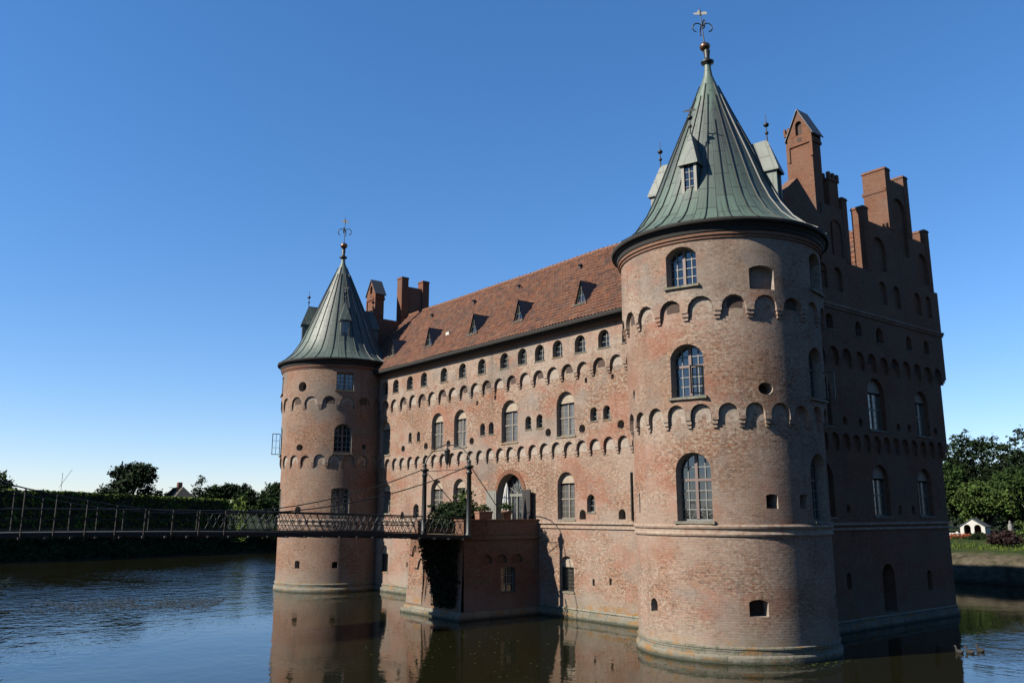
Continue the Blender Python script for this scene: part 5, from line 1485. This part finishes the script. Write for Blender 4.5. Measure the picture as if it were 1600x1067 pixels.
m = MB(); m.tube([(-38.6, 30.2, 4.3), (-38.6, 30.2, 7.2)], .025, 6); m.build('pole', MAT['frame'], pr)
m = MB(); vs = []; n_ = 20; prof = [(.02, 7.17), (.10, 6.9), (.17, 6.4), (.22, 5.9), (.27, 5.5), (.22, 5.38)]
for k in range(n_):
    a = 2 * math.pi * k / n_
    for (r, z) in prof: q = r * (1 + .22 * (1 if k % 2 else -1) * min(1, r * 5)); vs.append((-38.6 + q * math.cos(a), 30.2 + q * math.sin(a), z))
mm = len(prof); m.mesh(vs, [(k * mm + j, ((k + 1) % n_) * mm + j, ((k + 1) % n_) * mm + j + 1, k * mm + j + 1)[::-1] for k in range(n_) for j in range(mm - 1)], None, 0, False)
m.build('canopy', MAT['canvas'], pr)

# water weed drifting by the castle and reeds on the terrace foot
def weed():
    rng = random.Random(31); f = MB()
    for q in range(620):
        x = rng.uniform(-48, -20); y = rng.uniform(16, 25); s = rng.uniform(.02, .055)
        if q > 260:
            k = rng.random()
            if k < .5: a_ = rng.uniform(math.radians(-160), math.radians(20)); rr = 4.3 + abs(rng.gauss(0, .35)); x, y = -23 + rr * math.cos(a_), 30.2 + rr * math.sin(a_)
            elif k < .8: x, y = rng.uniform(-37, -27.5), 31.25 - abs(rng.gauss(0, .3))
            else: x, y = rng.uniform(-42.8, -37), 25.9 - abs(rng.gauss(0, .3))
        a = rng.uniform(0, 6.28)
        pts = [(x + s * math.cos(a + k * 1.05), y + s * .8 * math.sin(a + k * 1.05), .006) for k in range(6)]; f.face(pts, None)
    o = f.build('floating_leaves', MAT['leaf_light']); o['kind'] = 'stuff'; o['label'] = 'small fallen leaves floating on the moat'
weed()
def ripple_discs():  # discs added to imitate dark ripples on the water
    rng = random.Random(8); f = MB()
    A, B_, C_, D_ = Vector((-55.0, 7.6)), Vector((-50.5, 17.6)), Vector((-57.0, 21.3)), Vector((-64.0, 11.5))
    for _ in range(3000):
        u = rng.random() ** .8; v = rng.gauss(.5, .23)
        p = A.lerp(B_, u).lerp(D_.lerp(C_, u), v)
        if noise.noise((p.x * .25, p.y * .6, 2)) < -.12 - .3 * u: continue
        s = rng.uniform(.04, .10); a = rng.uniform(0, 6.28); t = rng.uniform(0, .008)
        f.face([(p.x + s * math.cos(a + k * 1.05), p.y + s * math.sin(a + k * 1.05), .008 + t * (1 + math.cos(k * 1.05))) for k in range(6)], None)
    o = f.build('ripple_discs', simple('dark_ripple_discs', (.028, .036, .018), .6, 0, .5, 3)); o['kind'] = 'stuff'; o['label'] = 'dark patch of added floating discs drawn as ripples on the open moat at left'
ripple_discs()

# ------------------------------------------------------------------ conifer twigs at the left edge, on the camera's bank
def near_conifer():
    root = empty('yew_shrub', (-4.6, -.1, 3.0), 'dark yew shrub whose twig tips poke in at the left edge', 'shrub'); rng = random.Random(77)
    n_ = MB(); t = MB()
    t.tube([(-4.6, -.12, 2.6), (-4.6, -.1, 4.2), (-4.58, -.08, 5.2)], [.09, .06, .02], 6)
    for k in range(170):
        z = rng.uniform(3.6, 5.15); a = rng.uniform(0, 6.28); L = rng.uniform(.38, .62)
        d = Vector((math.cos(a), math.sin(a), rng.uniform(.1, .45))).normalized(); b = Vector((-4.6, -.09, z))
        if k < 40:
            a = rng.uniform(1.2, 1.75); z = 4.52 + .6 * (k / 40); b.z = z
            d = Vector((math.cos(a), math.sin(a), rng.uniform(.12, .42))).normalized(); L = rng.uniform(.70, .79)
        t.tube([b, b + d * L * .6, b + d * L + Vector((0, 0, -.03))], [.012, .007, .003], 4, 0, False)
        for j in range(44):
            f = .25 + .75 * j / 43; c = b + d * L * f; s = Vector((-d.y, d.x, 0)).normalized() * (1 if j % 2 else -1)
            e = (s * .8 + d * .7 + Vector((0, 0, rng.uniform(-.3, .3)))).normalized() * .035
            w_ = d * .006
            n_.face([c - w_, c + w_, c + e + w_ * .3, c + e - w_ * .3], None)
    t.build('branches', MAT['bark'], root); n_.build('needles', MAT['leaf_conifer'], root)
near_conifer()

# ------------------------------------------------------------------ light, sky, camera
AZ = rad(17.2); EL = rad(36.3)
sd = Vector((-math.sin(AZ) * math.cos(EL), -math.cos(AZ) * math.cos(EL), math.sin(EL)))
w = bpy.data.worlds.new('World'); scene.world = w; w.use_nodes = True
nt = w.node_tree; bg = nt.nodes['Background']
sky = nt.nodes.new('ShaderNodeTexSky'); sky.sky_type = 'NISHITA'; sky.sun_disc = False
sky.sun_elevation = EL; sky.sun_rotation = math.atan2(sd.x, sd.y) % (2 * math.pi)
sky.altitude = 0; sky.air_density = 1.0; sky.dust_density = 0.0; sky.ozone_density = 6.0
hs = nt.nodes.new('ShaderNodeHueSaturation'); hs.inputs['Saturation'].default_value = 1.19; nt.links.new(sky.outputs[0], hs.inputs['Color']); gm = nt.nodes.new('ShaderNodeGamma'); gm.inputs[1].default_value = .85; nt.links.new(hs.outputs[0], gm.inputs[0]); tn = nt.nodes.new('ShaderNodeMix'); tn.data_type = 'RGBA'; tn.blend_type = 'MULTIPLY'; tn.inputs[0].default_value = 1; tn.inputs[7].default_value = (1.02, .965, 1.06, 1); nt.links.new(gm.outputs[0], tn.inputs[6]); nt.links.new(tn.outputs[2], bg.inputs[0]); bg.inputs[1].default_value = .077
sl = bpy.data.lights.new('sun', 'SUN'); sl.energy = 5.0; sl.angle = rad(.53); sl.color = (1, .915, .79)
so = bpy.data.objects.new('sun', sl); COL.objects.link(so); so.rotation_euler = sd.to_track_quat('Z', 'Y').to_euler()

cam = bpy.data.cameras.new('camera'); co_ = bpy.data.objects.new('camera', cam); COL.objects.link(co_)
cam.sensor_width = 36; cam.lens = 1310 / 1600 * 36; cam.clip_start = .1; cam.clip_end = 6000
a = rad(38.4); pit = math.atan(267 / 1310)
Fh = Vector((-math.cos(a), math.sin(a), 0)); Rt = Vector((math.sin(a), math.cos(a), 0))
fw = Fh * math.cos(pit) + Vector((0, 0, math.sin(pit))); up = Rt.cross(fw)
co_.matrix_world = Matrix(((Rt.x, up.x, -fw.x, 0), (Rt.y, up.y, -fw.y, 0), (Rt.z, up.z, -fw.z, 5.5), (0, 0, 0, 1)))
scene.camera = co_
scene.view_settings.view_transform = 'Standard'; scene.view_settings.look = 'None'
scene.view_settings.exposure = 1.40; scene.view_settings.gamma = 1
